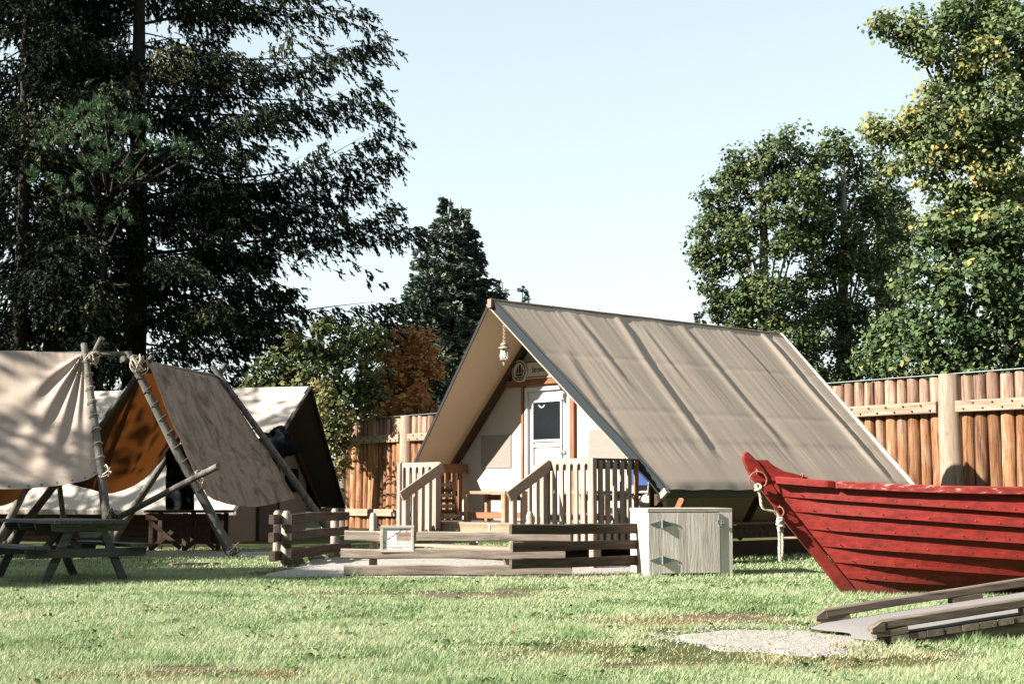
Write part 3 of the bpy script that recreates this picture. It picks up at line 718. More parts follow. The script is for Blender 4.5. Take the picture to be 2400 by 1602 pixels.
# framed notice hung on the front rails
nc = P(931, 1293, a.y - .05)
ntc = thing('framed_notice', 'pale wood framed vacancy notice hung on the front rail fence', 'sign', (nc.x, a.y - .06, nc.z), R(0))
nw, nh = .425, .335; fw = .035
for (x0, z0), (x1, z1) in (((-nw / 2, fw / 2), (nw / 2, fw / 2)), ((-nw / 2, nh - fw / 2), (nw / 2, nh - fw / 2))):
    obj('frame_bar', MB().beam((x0, 0, z0), (x1, 0, z1), .03, fw, ch=.003), 'frame_wood', ntc)
for x in (-nw / 2 + fw / 2, nw / 2 - fw / 2):
    obj('frame_bar', MB().beam((x, 0, fw + .001), (x, 0, nh - fw - .001), fw, .03, up=(0, 1, 0), ch=.003), 'frame_wood', ntc)
    obj('screw', MB().tube([(x, -.015, nh * .6), (x, -.018, nh * .6)], .004, 6), 'bolt', ntc)
iw = nw / 2 - fw
pan = obj('panel', MB().box((0, .006, nh / 2), (2 * iw, .006, nh - 2 * fw)), 'print_white', ntc)
def strip(x0, x1, z0, z1, mat, d=.0045, nm='print'):
    obj(nm, MB().box(((x0 + x1) / 2, .006 - d, (z0 + z1) / 2), (x1 - x0, .002, z1 - z0), ch=.0001), mat, pan)
strip(-iw, iw, fw, fw + .033, 'sign_grey', nm='footer'); strip(-iw, iw, fw + .034, fw + .062, 'sign_pale', nm='band'); strip(-iw, iw, fw + .063, fw + .11, 'sign_green', nm='band')
top0 = fw + .112; tp = nh - fw
strip(.08, iw, top0, top0 + .055, 'print_pink'); strip(.08, iw, top0 + .057, tp - .002, 'print_tan'); strip(.105, .122, top0 + .09, tp - .004, 'print_mauve', .0065)
strip(.1, .16, top0 + .005, top0 + .045, 'print_red', .0065)
for k in range(14):
    x = -.14 + .013 * k + random.uniform(-.006, .006); z = top0 + .01 + min(.12, .009 * k) + random.uniform(-.008, .008)
    strip(x, x + random.uniform(.012, .03), z, z + random.uniform(.006, .014), random.choice(['print_pink', 'print_tan', 'print_red', 'print_mauve']), .0055 + k * .0001)
text('Vacant - Libre', .047, 'text_white', ntc, (-.135, .0005, fw + .071), (math.pi / 2, 0, 0), 0, .0012)
text('Canada', .026, 'text_white', ntc, (.075, .0005, fw + .008), (math.pi / 2, 0, 0), 0, .0008, name='wordmark')
for x, wd in ((-.16, .022), (-.125, .02), (-.092, .022)): strip(x, x + wd, fw + .009, fw + .02, 'text_white', .0058, 'small_print')
for z, wd in ((fw + .05, .12), (fw + .04, .07)): strip(-wd / 2, wd / 2, z, z + .004, 'text_white', .0058, 'small_print')

# ------------------------------------------------------------------ picnic table
pt = thing('picnic_table', 'grey weathered picnic table with attached benches in tree shade', 'table', (-5.0, 16.95, 0), R(42))
TL = 1.6
plk = MB().beam((0, 0, 0), (0, TL, 0), .086, .04, ch=.004).mesh('top_plank'); plk.materials.append(M('table_wood'))
for j in range(10): obj('top_plank', plk, None, pt, loc=(-.46 + .046 + j * .0925, -.08, .715 + random.uniform(-.003, .003)))
spl = MB().beam((0, 0, 0), (0, TL + .02, 0), .086, .04, ch=.004).mesh('seat_plank'); spl.materials.append(M('table_wood'))
for sx in (-1, 1):
    for j in range(3): obj('seat_plank', spl, None, pt, loc=(sx * .64 + (j - 1) * .092, -.09, .425 + random.uniform(-.003, .003)))
for y in (.02, .48, .95, 1.36):
    obj('top_batten', MB().poly([V(-.45, y, .69), V(-.43, y, .62), V(-.4, y, .6), V(.4, y, .6), V(.43, y, .62), V(.45, y, .69)], (0, .04, 0)), 'table_wood_x', pt)
for y in (.0, 1.36):
    obj('seat_beam', MB().poly([V(-.76, y, .4), V(-.74, y, .3), V(.74, y, .3), V(.76, y, .4)], (0, .042, 0)), 'table_wood_x', pt)
    for sx in (-1, 1):
        obj('leg', MB().beam((sx * .17, y + .065, .69), (sx * .5, y + .065, 0), .04, .1, up=(1, 0, 0), ch=.005), 'table_wood_x', pt)
for y in (.06, 1.3):
    obj('gusset', MB().poly([V(-.15, y - .1, .6), V(-.12, y - .1, .53), V(.12, y - .1, .53), V(.15, y - .1, .6)], (0, .04, 0)), 'table_wood_x', pt)
for y0, y1 in ((.1, .7), (1.3, .75)): obj('brace', MB().beam((0, y0, .32), (0, y1, .6), .04, .08), 'table_wood_x', pt)

# ------------------------------------------------------------------ tarp shelters
def pole(name, a, b, r0, r1, parent, mat='pole_wood', n=9):
    a = Vector(a); b = Vector(b); m = a.lerp(b, .5) + V(random.uniform(-.02, .02), 0, random.uniform(-.02, .02)); q = a.lerp(b, .25) + V(random.uniform(-.012, .012), 0, 0)
    return obj(name, MB().tube([a, q, m, b], [r0, (r0 * .75 + r1 * .25), (r0 + r1) / 2, r1], n, jit=.035), mat, parent, 50, world=True)
def at_line(a, b, t): return Vector(a).lerp(Vector(b), t)
def lacing(parent, a, b, n, r, t0=.1, t1=.6, mat='rope'):
    for i in range(n):
        t = lerp(t0, t1, i / (n - 1)); c = at_line(a, b, t); ax = (Vector(b) - Vector(a)).normalized() + V(.25 + random.uniform(-.1, .1), 0, .1)
        obj('lacing', MB().ring(c, ax, r * 1.08, .009, 12, 4), mat, parent, 60, world=True)
def lash(parent, c, r, n=4, mat='rope'):
    mb = MB()
    for i in range(n): mb.ring(Vector(c) + V(random.uniform(-.02, .02), random.uniform(-.02, .02), random.uniform(-.05, .05)), (random.uniform(-1, 1), random.uniform(-.6, .6), random.uniform(-.3, 1)), r * random.uniform(1.0, 1.5), .011, 14, 5)
    return obj('lashing', mb, mat, parent, 60, world=True)
def spline(pts, t):
    pts = [Vector(p) for p in pts]; n = len(pts) - 1; x = t * n; i = min(int(x), n - 1); f = x - i
    p0, p1, p2, p3 = pts[max(i - 1, 0)], pts[i], pts[i + 1], pts[min(i + 2, n)]
    return .5 * ((2 * p1) + (p2 - p0) * f + (2 * p0 - 5 * p1 + 4 * p2 - p3) * f * f + (3 * p1 - p0 - 3 * p2 + p3) * f ** 3)
def cloth(top, bot, nrm, disp, nu=70, nv=50, belly=.0):
    nrm = Vector(nrm).normalized()
    def fn(a, b):
        p = spline(top, a).lerp(spline(bot, a), b)
        return p + nrm * (disp(a, b) + belly * math.sin(math.pi * a) * math.sin(math.pi * b))
    return MB().grid(fn, nu, nv)
# shelter one (left)
l1a = P(197, 806, 24.1); l1b = G(266, 1312)
s1 = thing('tarp_shelter', 'pale pink-beige canvas tarp shelter on lashed poles behind the picnic table', 'shelter', (l1b.x, l1b.y, 0))
apex1 = P(210, 826, 24.1)
pole('pole', l1b - V(0, 0, .1), l1a, .085, .055, s1)
l2a = P(239, 792, 24.0); l2b = P(-18, 1285, 26.2); l2b.z = -.05
pole('pole', l2b, l2a, .075, .05, s1)
pole('ridge_pole', P(306, 829, 24.15), V(-13.2, 23.7, 3.32), .045, .06, s1)
pole('pole', G(158, 1290), P(133, 1085, 25.2), .05, .045, s1)
pole('pole', V(-12.6, 22.3, -.1), V(-12.9, 23.8, 3.5), .08, .055, s1); pole('pole', V(-13.6, 26.3, -.1), V(-12.95, 23.6, 3.5), .08, .055, s1)
lacing(s1, l1a, l1b, 8, .075, .09, .55)
lash(s1, P(218, 838, 24.05), .1, 6)
def fold1(a, b):
    # a: 0 at right pole .. 1 far left ; folds fan out from the top right corner
    x = a * 5.5; y = b * 2.6; r = math.hypot(x, y) + 1e-3; th = math.degrees(math.atan2(y, x)); d = 0
    for t0, am, wd in ((20, .07, 4), (33, .11, 4.5), (44, .09, 5), (58, .035, 5)):
        d += am * min(1, r / .5) * math.exp(-r / 3.0) * (math.exp(-((th - t0) / wd) ** 2) - .7 * math.exp(-((th - t0 - wd * 1.6) / wd) ** 2))
    d += .02 * noise.noise(V(x * 1.3, y * 1.3, 3)) + .006 * noise.noise(V(x * 7, y * 2, 1)) * math.exp(-y * 2.5)
    d += .05 * noise.noise(V(x * .6, y * .7, 8))
    return d
t1 = [P(195, 828, 24.0), P(100, 824, 23.9), P(0, 821, 23.8), V(-10.3, 23.7, 3.32), V(-12.8, 23.7, 3.3)]
b1 = [P(243, 1094, 23.3), P(200, 1124, 22.95), P(110, 1140, 22.7), P(0, 1145, 22.5), V(-10, 22.35, 1.2), V(-12.4, 22.3, 1.4)]
tc = obj('canvas_sheet', cloth(t1, b1, (.1, -.9, .4), fold1, 150, 90, -.12), 'tarp_pale', s1, 80, world=True)
eyl = MB()
for k in range(9):
    p = spline(b1, .05 + k * .075); eyl.ring(p + V(0, -.02, .04), (0, 1, .3), .014, .006, 8, 4)
obj('eyelet', eyl, 'bolt', tc, world=True)
bk = [P(200, 1140, 25.2), V(-8.3, 25.4, 1.25), P(0, 1185, 25.6), V(-10.5, 25.6, .95), V(-12.8, 25.5, 1.2)]
obj('canvas_sheet', cloth([p + V(0, .04, 0) for p in t1], bk, (0, .9, .4), lambda a, b: .02 * noise.noise(V(a * 9, b * 4, 5)), 50, 30, -.1), 'tarp_backlit', s1, 80, world=True)
lash(s1, P(250, 1108, 23.2), .075, 3, 'rope'); lash(s1, P(259, 1205, 22.95), .085, 4, 'dark_rope')
# shelter two (right)
A0 = P(300, 826, 24.15); A1 = G(552, 1304); B0 = P(510, 876, 27.5); B1 = V(-3.2, 27.3, -.05)
s2 = thing('tarp_shelter', 'stained brown canvas tarp shelter with glowing orange inside beside the pale one', 'shelter', (A1.x, A1.y, 0))
pole('pole', A1 - V(0, 0, .1), A0, .085, .06, s2, n=10)
C0 = P(358, 834, 24.2); C1 = V(-8.9, 24.9, -.05); pole('pole', C1, C0, .075, .05, s2)
pole('pole', B1, B0 + V(-.1, 0, .15), .08, .055, s2); pole('pole', V(-8.0, 28.4, -.05), B0 + V(.15, .05, .2), .08, .055, s2)
pole('ridge_pole', A0 + V(-.05, -.15, -.12), B0 + V(.03, .3, -.05), .05, .045, s2)
br0 = P(511, 1092, 23.2); br1 = P(281, 1210, 24.3); pole('brace_pole', br1, br0, .05, .055, s2)
lash(s2, P(470, 1120, 23.55), .085, 3); lash(s2, P(325, 855, 24.1), .12, 7); lash(s2, P(548, 1288, 23.45), .09, 5, 'dark_rope')
lacing(s2, A0, A1, 9, .08, .12, .68, 'dark_rope'); lacing(s2, B0, B1, 9, .075, .06, .7, 'dark_rope')
def fold2(a, b):
    x, y = a * 4, b * 2.6
    return .035 * noise.noise(V(x * 1.1, y * .5, 2)) + .014 * noise.noise(V(x * 3.5 + y, y * 1.0, 4)) + .02 * math.exp(-((b - .62) / .012) ** 2) + .018 * sum(math.exp(-((a - q) / .007) ** 2) for q in (.3, .62)) + .03 * noise.noise(V(x * 1.8 - y * 1.2, y * .8, 12)) + .03 * math.exp(-((x - .25 - y * .3) / .1) ** 2) * math.exp(-y)
t2 = [P(345, 846, 24.12), P(400, 861, 25.1), P(455, 873, 26.2), P(512, 886, 27.45)]
b2 = [P(466, 1140, 23.75), P(520, 1176, 24.6), P(600, 1186, 25.9), P(693, 1166, 27.35)]
obj('canvas_sheet', cloth(t2, b2, (.9, -.2, .4), fold2, 90, 70, -.06), 'tarp_dirty', s2, 80, world=True)
b2b = [P(152, 1128, 24.75), P(200, 1143, 25.2), P(270, 1154, 25.9), P(345, 1115, 27.0), P(406, 1045, 28.2)]
obj('canvas_sheet', cloth([p + V(-.04, 0, 0) for p in t2], b2b, (-.9, .2, .4), lambda a, b: .03 * noise.noise(V(a * 5, b * 2, 7)) + .02 * noise.noise(V(a * 12, b * 2, 1)), 60, 50, -.1), 'tarp_backlit', s2, 80, world=True)

# ------------------------------------------------------------------ rear tent with dark gable
gx, gy = .284, .959; s3a = P(725, 905, 32.0)
RZ3 = math.atan2(-gx, gy)     # local x toward the gable (right), local y = away
t3 = thing('canvas_tent', 'cream canvas tent with dark shaded gable behind the tarp shelters', 'tent', (s3a.x, s3a.y, 0), RZ3)
z3 = s3a.z; e3 = .70
def roof3(side, a, b):
    x = lerp(lerp(0, -.34, b), -8.2, a); y = side * 2.82 * b; z = lerp(z3, e3, b)
    z += -.03 * abs(math.sin(a * 8.2 * math.pi / 1.8)) * math.sin(b * math.pi) + .012 * noise.noise(V(x * 1.5, b * 3, side))
    return V(x, y, z)
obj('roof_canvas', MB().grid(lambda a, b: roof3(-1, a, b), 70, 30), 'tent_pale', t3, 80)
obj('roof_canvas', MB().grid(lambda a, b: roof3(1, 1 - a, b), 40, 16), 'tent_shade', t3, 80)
for side in (-1, 1):
    obj('roof_edge_band', MB().beam(V(.012, 0, z3 - .02), V(-.33, side * 2.82, e3 - .02), .03, .1, up=(1, 0, 0)), 'black_edge', t3)
    obj('eave_pole', MB().beam((-.3, side * 2.8, e3 - .05), (-8.2, side * 2.8, e3 - .05), .05, .1), 'post_wood', t3)
    obj('rafter', MB().beam((-.9, 0, z3 - .14), (-.9, side * 2.7, e3 + .02), .1, .06, up=(1, 0, 0)), 'dark_brown', t3)
def wp3(pts, x, t=.03): return MB().poly([V(x, a, b) for a, b in pts], (-t, 0, 0))
canvas('gable_shaded', (.17, .14, .115), bump=.2)  # cream canvas darkened to carry the shade on the gable
obj('gable_wall', wp3([(-2.1, 0), (2.1, 0), (2.1, 1.3), (.05, z3 - .12), (-.05, z3 - .12), (-2.1, 1.3)], -1.0), 'gable_shaded', t3)
obj('header_beam', MB().beam((-.96, -1.2, 2.35), (-.96, 1.2, 2.35), .06, .12), 'dark_brown', t3)
for y in (-.5, .5): obj('door_trim', MB().beam((-.96, y, 0), (-.96, y, 2.3), .05, .08, up=(1, 0, 0)), 'dark_brown', t3)
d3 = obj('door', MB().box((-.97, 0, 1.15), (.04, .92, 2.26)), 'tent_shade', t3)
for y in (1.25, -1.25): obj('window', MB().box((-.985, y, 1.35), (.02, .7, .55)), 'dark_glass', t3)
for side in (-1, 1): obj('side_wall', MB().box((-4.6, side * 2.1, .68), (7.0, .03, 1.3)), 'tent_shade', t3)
for k in range(5): obj('shade_plank', MB().beam((-1.2, -2.25, .08 + k * .13), (-8, -2.25, .08 + k * .13), .03, .12), 'dark_brown', t3)  # dark planks added to stand for the black shade under the eave
# dark plastic bundle hung on the rear tent corner
def bundle(a, b):
    th = a * 2 * math.pi; ph = b * math.pi; r = 1 + .55 * noise.noise(V(math.cos(th) * 1.9, math.sin(th) * 1.9, b * 4)) + .35 * noise.noise(V(math.cos(th) * 5, math.sin(th) * 5, b * 9))
    return V(.38 * r * math.sin(ph) * math.cos(th), .2 * r * math.sin(ph) * math.sin(th), .3 * r * math.cos(ph) + .1 * math.cos(th))
bp = P(640, 1050, 28.6)
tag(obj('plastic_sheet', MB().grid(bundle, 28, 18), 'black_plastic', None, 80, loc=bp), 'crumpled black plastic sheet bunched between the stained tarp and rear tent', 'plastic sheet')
def drape(a, b):
    p = P(lerp(388, 455, a), lerp(1040, 1200, b), 27.3); return p + V(0, .12 * noise.noise(V(a * 3, b * 4, 0)), 0)
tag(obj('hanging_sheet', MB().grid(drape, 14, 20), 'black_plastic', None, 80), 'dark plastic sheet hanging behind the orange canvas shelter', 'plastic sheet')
# trestle bench in the shade
tb = thing('trestle_bench', 'dark wooden workbench with crossed legs in the shade behind the shelters', 'bench', (P(440, 1200, 26.2).x, 26.4, 0), R(-4))
for j in range(4): obj('top_board', MB().beam((-.75, -.3 + j * .17, .72), (.75, -.3 + j * .17, .72), .16, .045), 'dark_brown', tb)
obj('apron', MB().beam((-.72, -.33, .62), (.72, -.33, .62), .03, .12), 'dark_brown', tb)
for x in (-.62, .0, .62):
    for y in (-.3, .22): obj('leg', MB().beam((x, y, 0), (x, y, .69), .08, .07, up=(0, 1, 0)), 'dark_brown', tb)
for x0, x1 in ((-.58, -.05), (.05, .58)):
    obj('cross_brace', MB().beam((x0, -.35, .06), (x1, -.35, .5), .03, .08), 'dark_brown', tb); obj('cross_brace', MB().beam((x0, -.385, .5), (x1, -.385, .06), .03, .08), 'dark_brown', tb)
q0, q1 = G(400, 1326), G(492, 1323)
tag(obj('loose_plank', MB().beam(V(q0.x, q0.y, .03), V(q1.x + .1, q1.y, .03), .12, .03, segs=3, jit=.004), 'pale_beam'), 'pale loose plank lying on shaded grass by the shelter pole', 'plank')

# ------------------------------------------------------------------ red boat
KY = 14.9
def bx_(px, y=KY): return (px - CX) / F * y * 1.0056
boat = thing('rowing_boat', 'red clinker-built wooden boat with raised bow on the lawn', 'boat', (3.4, KY, 0))
BO = V(3.4, KY, 0)
zs_stem = [1.20, 1.03, .875, .695, .52, .355, .19, .03]
xs_stem = [2.66 + (1.2 - z) / 1.17 * .92 for z in zs_stem]
z_mid = [1.085, .86, .715, .555, .395, .235, .115, .05]
b_mid = [.70, .705, .695, .665, .60, .48, .28, .05]
LB = 6.6
NST = 26
def strake_pt(i, t, fr=0.0):
    """edge i (0 = sheer) at station t in 0..1 from stem to transom"""
    x = xs_stem[i] + (9.0 - xs_stem[i]) * t; q = (x - xs_stem[i]) / 2.45
    k = 1 - (1 - min(1, q)) ** 2.0; kb = 1 - (1 - min(1, q / 1.2)) ** 1.6
    z = lerp(zs_stem[i], z_mid[i], min(1, q) ** .95 * (1 if q < 1 else 1)); 
    if i == 0: z = lerp(zs_stem[0], z_mid[0], k) + .02 * max(0, q - 1) ** 2 * .4
    else: z += .01 * max(0, q - 1) ** 2
    b = .035 + (b_mid[i] - .035) * kb; b *= 1 - .25 * max(0, t - .6) / .4
    return V(x, b, z)
for sgn, nm in ((-1, 'strake'), (1, 'strake')):
    for i in range(7):
        mb = MB(); vs_, fs = [], []
        for s_ in range(NST + 1):
            t = (s_ / NST) ** 1.6; u0 = strake_pt(i, t); u1 = strake_pt(i + 1, t)
            lap = .055 * min(1, t * 14 + .2); over = .016
            d = (u1 - u0).normalized(); n = V(0, abs(d.z), 0) + V(0, 0, -d.y * 1.0); n = V(0, -d.z, d.y); n = n if n.y > 0 else -n; n.normalize()
            wob = .003 * noise.noise(V(u0.x * 4, i, sgn))
            top = u0 + n * .002; bot = u1 + d * over + n * (lap + wob); boti = u1 + d * over + n * (lap - .018); topi = u0 - n * .012
            for p in (top, bot, boti, topi): vs_.append(V(p.x, KY + sgn * p.y, p.z))
        for s_ in range(NST):
            for q in range(4):
                f = [s_ * 4 + q, s_ * 4 + (q + 1) % 4, s_ * 4 + 4 + (q + 1) % 4, s_ * 4 + 4 + q]; fs.append(f if sgn < 0 else f[::-1])
        fs.append([0, 3, 2, 1]); e = NST * 4; fs.append([e, e + 1, e + 2, e + 3])
        mb.add(vs_, fs); obj(nm, mb, 'red_paint', boat, 30, world=True)
    # gunwale and its rubbing strake, in two lengths
    for (ta, tb_) in ((.012, .1), (.102, 1.0)):
        mb = MB(); vs_, fs = [], []; n_ = 22
        for s_ in range(n_ + 1):
            t = lerp(ta, tb_, s_ / n_); p = strake_pt(0, t); jz = .003 * noise.noise(V(p.x * 5, 1, sgn))
            o_ = .085 if ta > .1 or s_ < n_ - 3 else .085 - .012 * (s_ - n_ + 3)
            prof = [(p.y - .05, p.z + .032), (p.y + o_ - .01, p.z + .03 + jz), (p.y + o_, p.z + .018), (p.y + o_, p.z - .042 + jz), (p.y + .012, p.z - .052), (p.y - .05, p.z - .045)]
            for y_, z_ in prof: vs_.append(V(p.x, KY + sgn * y_, z_))
        for s_ in range(n_):
            for q in range(6):
                f = [s_ * 6 + q, s_ * 6 + (q + 1) % 6, s_ * 6 + 6 + (q + 1) % 6, s_ * 6 + 6 + q]; fs.append(f if sgn > 0 else f[::-1])
        fs.append([0, 1, 2, 3, 4, 5]); e = n_ * 6; fs.append([e + 5 - q for q in range(6)])
        mb.add(vs_, fs); obj('gunwale', mb, 'red_worn' if ta > .1 else 'red_paint', boat, 30, world=True)
# stem post (outline from the side, 9 cm thick)
so_ = [(2.42, 1.47), (2.405, 1.44), (2.41, 1.39), (2.44, 1.31), (2.50, 1.2), (2.62, 1.05), (2.86, .72), (3.12, .4), (3.43, .005)]
si_ = [(3.6, .005), (3.27, .4), (3.02, .72), (2.8, 1.0), (2.7, 1.16), (2.64, 1.27), (2.58, 1.36), (2.52, 1.42), (2.47, 1.47), (2.445, 1.482)]
stem_ = obj('stem', MB().poly([V(x, KY - .05, z) for x, z in so_ + si_], (0, .1, 0)), 'red_paint', boat, world=True)
bvl = stem_.modifiers.new('bevel', 'BEVEL'); bvl.width = .012; bvl.segments = 2; bvl.limit_method = 'ANGLE'
kn = [(2.53, 1.44), (2.66, 1.44), (2.72, 1.385), (2.83, 1.325), (2.97, 1.29), (3.06, 1.262), (3.1, 1.235), (2.9, 1.15), (2.68, 1.15), (2.6, 1.3)]
obj('breast_hook', MB().poly([V(x, KY - .032, z - .045) for x, z in kn], (0, .064, 0)), 'red_paint', boat, world=True)
obj('keel', MB().beam((3.45, KY, .03), (9.0, KY, .03), .08, .06), 'red_paint', boat, world=True)
obj('transom', MB().poly([V(8.98, KY + sg * strake_pt(i, 1).y * .97, strake_pt(i, 1).z) for sg, idx in ((-1, range(8)), (1, range(7, -1, -1))) for i in idx], (.04, 0, 0)), 'red_paint', boat, world=True)
for x in (4.6, 6.2, 7.6):
    obj('thwart', MB().beam((x, KY - .5, .8), (x, KY + .5, .8), .2, .03), 'red_worn', boat, world=True)
    obj('chock', MB().beam((x, KY - .35, .0), (x, KY + .35, .0), .1, .09), 'rail_dark', boat, world=True)
# nails along the strake laps
mb = MB()
for i in range(1, 7):
    for k in range(16):
        t = .03 + k * .036; p = strake_pt(i, t); mb.tube([V(p.x, KY - p.y - .018, p.z + .015), V(p.x, KY - p.y - .062, p.z + .015 + random.uniform(-.008, .008))], .0048, 5)
obj('nails', mb, 'red_worn', boat, world=True)['kind'] = 'stuff'
# rings on the stem
rc = V(2.55, KY - .1, 1.185)
rg = obj('mooring_ring', MB().ring(rc, (.12, 1, .1), .088, .0085, 30, 6), 'rust_iron', boat, 60, world=True)
obj('ring_eye', MB().ring(rc + V(-.005, .03, .088), (1, 0, .2), .024, .008, 12, 5).tube([rc + V(-.005, .05, .09), rc + V(-.005, -.0, .09)], .01, 6), 'rust_iron', rg, world=True)
rc2 = V(2.765, KY - .085, .86)
rg2 = obj('mooring_ring', MB().ring(rc2, (.5, .9, .0), .05, .0075, 24, 6), 'rust_iron', boat, 60, world=True)
obj('ring_eye', MB().ring(rc2 + V(.01, .03, .052), (1, 0, .2), .02, .007, 12, 5), 'rust_iron', rg2, world=True)
obj('cleat_eye', MB().ring((3.02, KY - .02, 1.232), (1, .3, 0), .02, .007, 12, 5).ring((3.055, KY - .02, 1.222), (.2, 1, 0), .018, .006, 12, 5), 'rust_iron', boat, world=True)
# rope
def twisted(path, r, turns=9, n=90):
    mb = MB(); pts = [spline(path, i / n) for i in range(n + 1)]; L = sum((pts[i + 1] - pts[i]).length for i in range(n))
    for ph in (0, 2.094, 4.189):
        out = []; run = 0
        for i, p in enumerate(pts):
            if i: run += (p - pts[i - 1]).length
            th = ph + run / (r * 9) * 2 * math.pi; out.append(p + V(math.cos(th), math.sin(th) * .6, math.sin(th) * .5) * r * .55)
        mb.tube(out, r * .62, 5)
    return mb
rp = thing('mooring_rope', 'knotted pale mooring rope hanging from the iron rings on the red bow', 'rope', (rc.x, rc.y, .45))
ra = rc + V(-.01, -.01, -.088)
obj('upper_line', twisted([ra + V(-.02, -.02, .02), ra + V(.02, -.02, -.06), ra + V(.05, -.02, -.2), rc2 + V(-.04, -.02, .0), rc2 + V(-.01, -.02, -.06)], .014), 'rope', rp, 60, world=True)
def knot(c, r, k):
    mb = MB()
    for q in range(k):
        mb.ring(Vector(c) + V(random.uniform(-.012, .012), random.uniform(-.012, .006), random.uniform(-.022, .022)), (random.uniform(-1, 1), random.uniform(-1, 1), random.uniform(-.6, 1)), r, .0125, 12, 6)
    return mb
obj('ring_hitch', knot(ra + V(0, -.01, 0), .028, 3), 'rope', rp, 60, world=True)
obj('knot', knot(rc2 + V(-.005, -.03, -.1), .03, 5), 'rope', rp, 60, world=True); obj('knot', knot(rc2 + V(.0, -.03, -.165), .03, 4), 'rope', rp, 60, world=True)
obj('tail_line', twisted([rc2 + V(-.012, -.03, -.17), rc2 + V(-.008, -.03, -.28), rc2 + V(-.012, -.03, -.42), rc2 + V(-.006, -.03, -.5)], .015), 'rope', rp, 60, world=True)
obj('tail_line', twisted([rc2 + V(.02, -.035, -.17), rc2 + V(.022, -.035, -.28), rc2 + V(.018, -.035, -.4), rc2 + V(.004, -.03, -.49)], .012), 'rope', rp, 60, world=True)
TALL.append((3.4, KY - .1, 6, KY - .2, .2, 1.5))

# ------------------------------------------------------------------ ramp
rpz = R(11.3); ramp = thing('boat_ramp', 'low weathered timber ramp with kerb rails beside the red boat', 'ramp', (2.5, 9.98, 0), rpz)
RW = 1.06; SL = .125; RL = 3.6
def rz_(x): return .02 + SL * x
pm = MB().beam((0, 0, 0), (0, RW - .02, 0), .128, .045, ch=.004).mesh('ramp_plank'); pm.materials.append(wood('ramp_plank_wood', (.06, .045, .032), (.15, .12, .09), (.25, .21, .17), 'y', .8, var=.4))
x = .2
while x < RL:
    obj('ramp_plank', pm, None, ramp, loc=(x, .01 + random.uniform(-.006, .006), rz_(x) + .005), rot=None); ramp.children[-1].rotation_euler = (0, -math.atan(SL), 0); x += .134
sh = MB().grid(lambda a, b: V(lerp(.0, RL, a) - .06 * math.sin(b * 9) * (1 - a), lerp(.02, RW - .02, b), rz_(lerp(.0, RL, a)) + .036 + .004 * noise.noise(V(a * 9, b * 3, 0)) - (.02 if a == 0 else 0)), 36, 10)
obj('surface_sheet', sh, 'ramp_sheet', ramp, 60)
for y in (.03, RW - .05):
    obj('stringer', MB().poly([V(.12, y, -.03), V(RL, y, -.03), V(RL, y, rz_(RL) - .025), V(.12, y, rz_(.12) - .025)], (0, .05, 0)), 'ramp_wood', ramp)
for y, x0 in ((.045, -.0), (RW + .0, .03)):
    for xb, lb in ((x0 + .02, .24), (1.15, .25), (2.3, .25), (3.3, .25)):
        obj('rail_block', MB().beam((xb, y, rz_(max(xb, 0)) + .055), (xb + lb, y, rz_(max(xb, 0) + lb) + .055), .085, .05, segs=2, jit=.003), 'ramp_wood', ramp)
    c0 = V(x0, y, rz_(0) + .075); c1 = V(RL, y, rz_(RL) + .085)
    d = (c1 - c0).normalized()
    mb = MB().beam(c0 + d * .07 + V(0, 0, .035), c1 + V(0, 0, .0) + V(0, 0, .035), .088, .062, ch=.008, segs=6, jit=.004)
    mb.poly([V(x0 - .01, y - .044, rz_(0) + .075), V(x0 + .085, y - .044, rz_(0) + .08), V(x0 + .085, y - .044, rz_(0) + .148), V(x0 + .06, y - .044, rz_(0) + .145), V(x0 - .01, y - .044, rz_(0) + .1)], (0, .088, 0))
    obj('kerb_rail', mb, 'ramp_wood', ramp)
TALL.append((2.55, 9.85, 6, 10.6, .14, 1.8))

def vnoise(x, y, s, seed):
    g = np.random.default_rng(seed).random((256, 256)); xx = x * s + 100; yy = y * s + 100; xi = np.floor(xx).astype(int); yi = np.floor(yy).astype(int); fx = xx - xi; fy = yy - yi; fx = fx * fx * (3 - 2 * fx); fy = fy * fy * (3 - 2 * fy)
    a = g[xi % 256, yi % 256]; b = g[(xi + 1) % 256, yi % 256]; c_ = g[xi % 256, (yi + 1) % 256]; d = g[(xi + 1) % 256, (yi + 1) % 256]
    return (a * (1 - fx) + b * fx) * (1 - fy) + (c_ * (1 - fx) + d * fx) * fy
# ------------------------------------------------------------------ foliage generators
def quads(name, C, A, B, tint, mat, parent, bend=None):
    """rhombus leaves: centre C, half axes A (long) and B (wide)"""
    N = len(C); v = np.empty((N, 4, 3), np.float32); v[:, 0] = C - A; v[:, 1] = C + B - A * .1; v[:, 2] = C + A; v[:, 3] = C - B - A * .1
    me = bpy.data.meshes.new(name); me.vertices.add(N * 4); me.vertices.foreach_set('co', v.reshape(-1))
    me.loops.add(N * 4); me.loops.foreach_set('vertex_index', np.arange(N * 4, dtype=np.int32)); me.polygons.add(N); me.polygons.foreach_set('loop_start', np.arange(0, N * 4, 4, dtype=np.int32))
    at = me.attributes.new('tint', 'FLOAT', 'FACE'); at.data.foreach_set('value', np.asarray(tint, np.float32)); me.update(calc_edges=True)
    return obj(name, me, mat, parent)
def unit(a): return a / np.maximum(np.linalg.norm(a, axis=-1, keepdims=True), 1e-9)
def rand_dirs(n): return unit(rng.normal(size=(n, 3)))
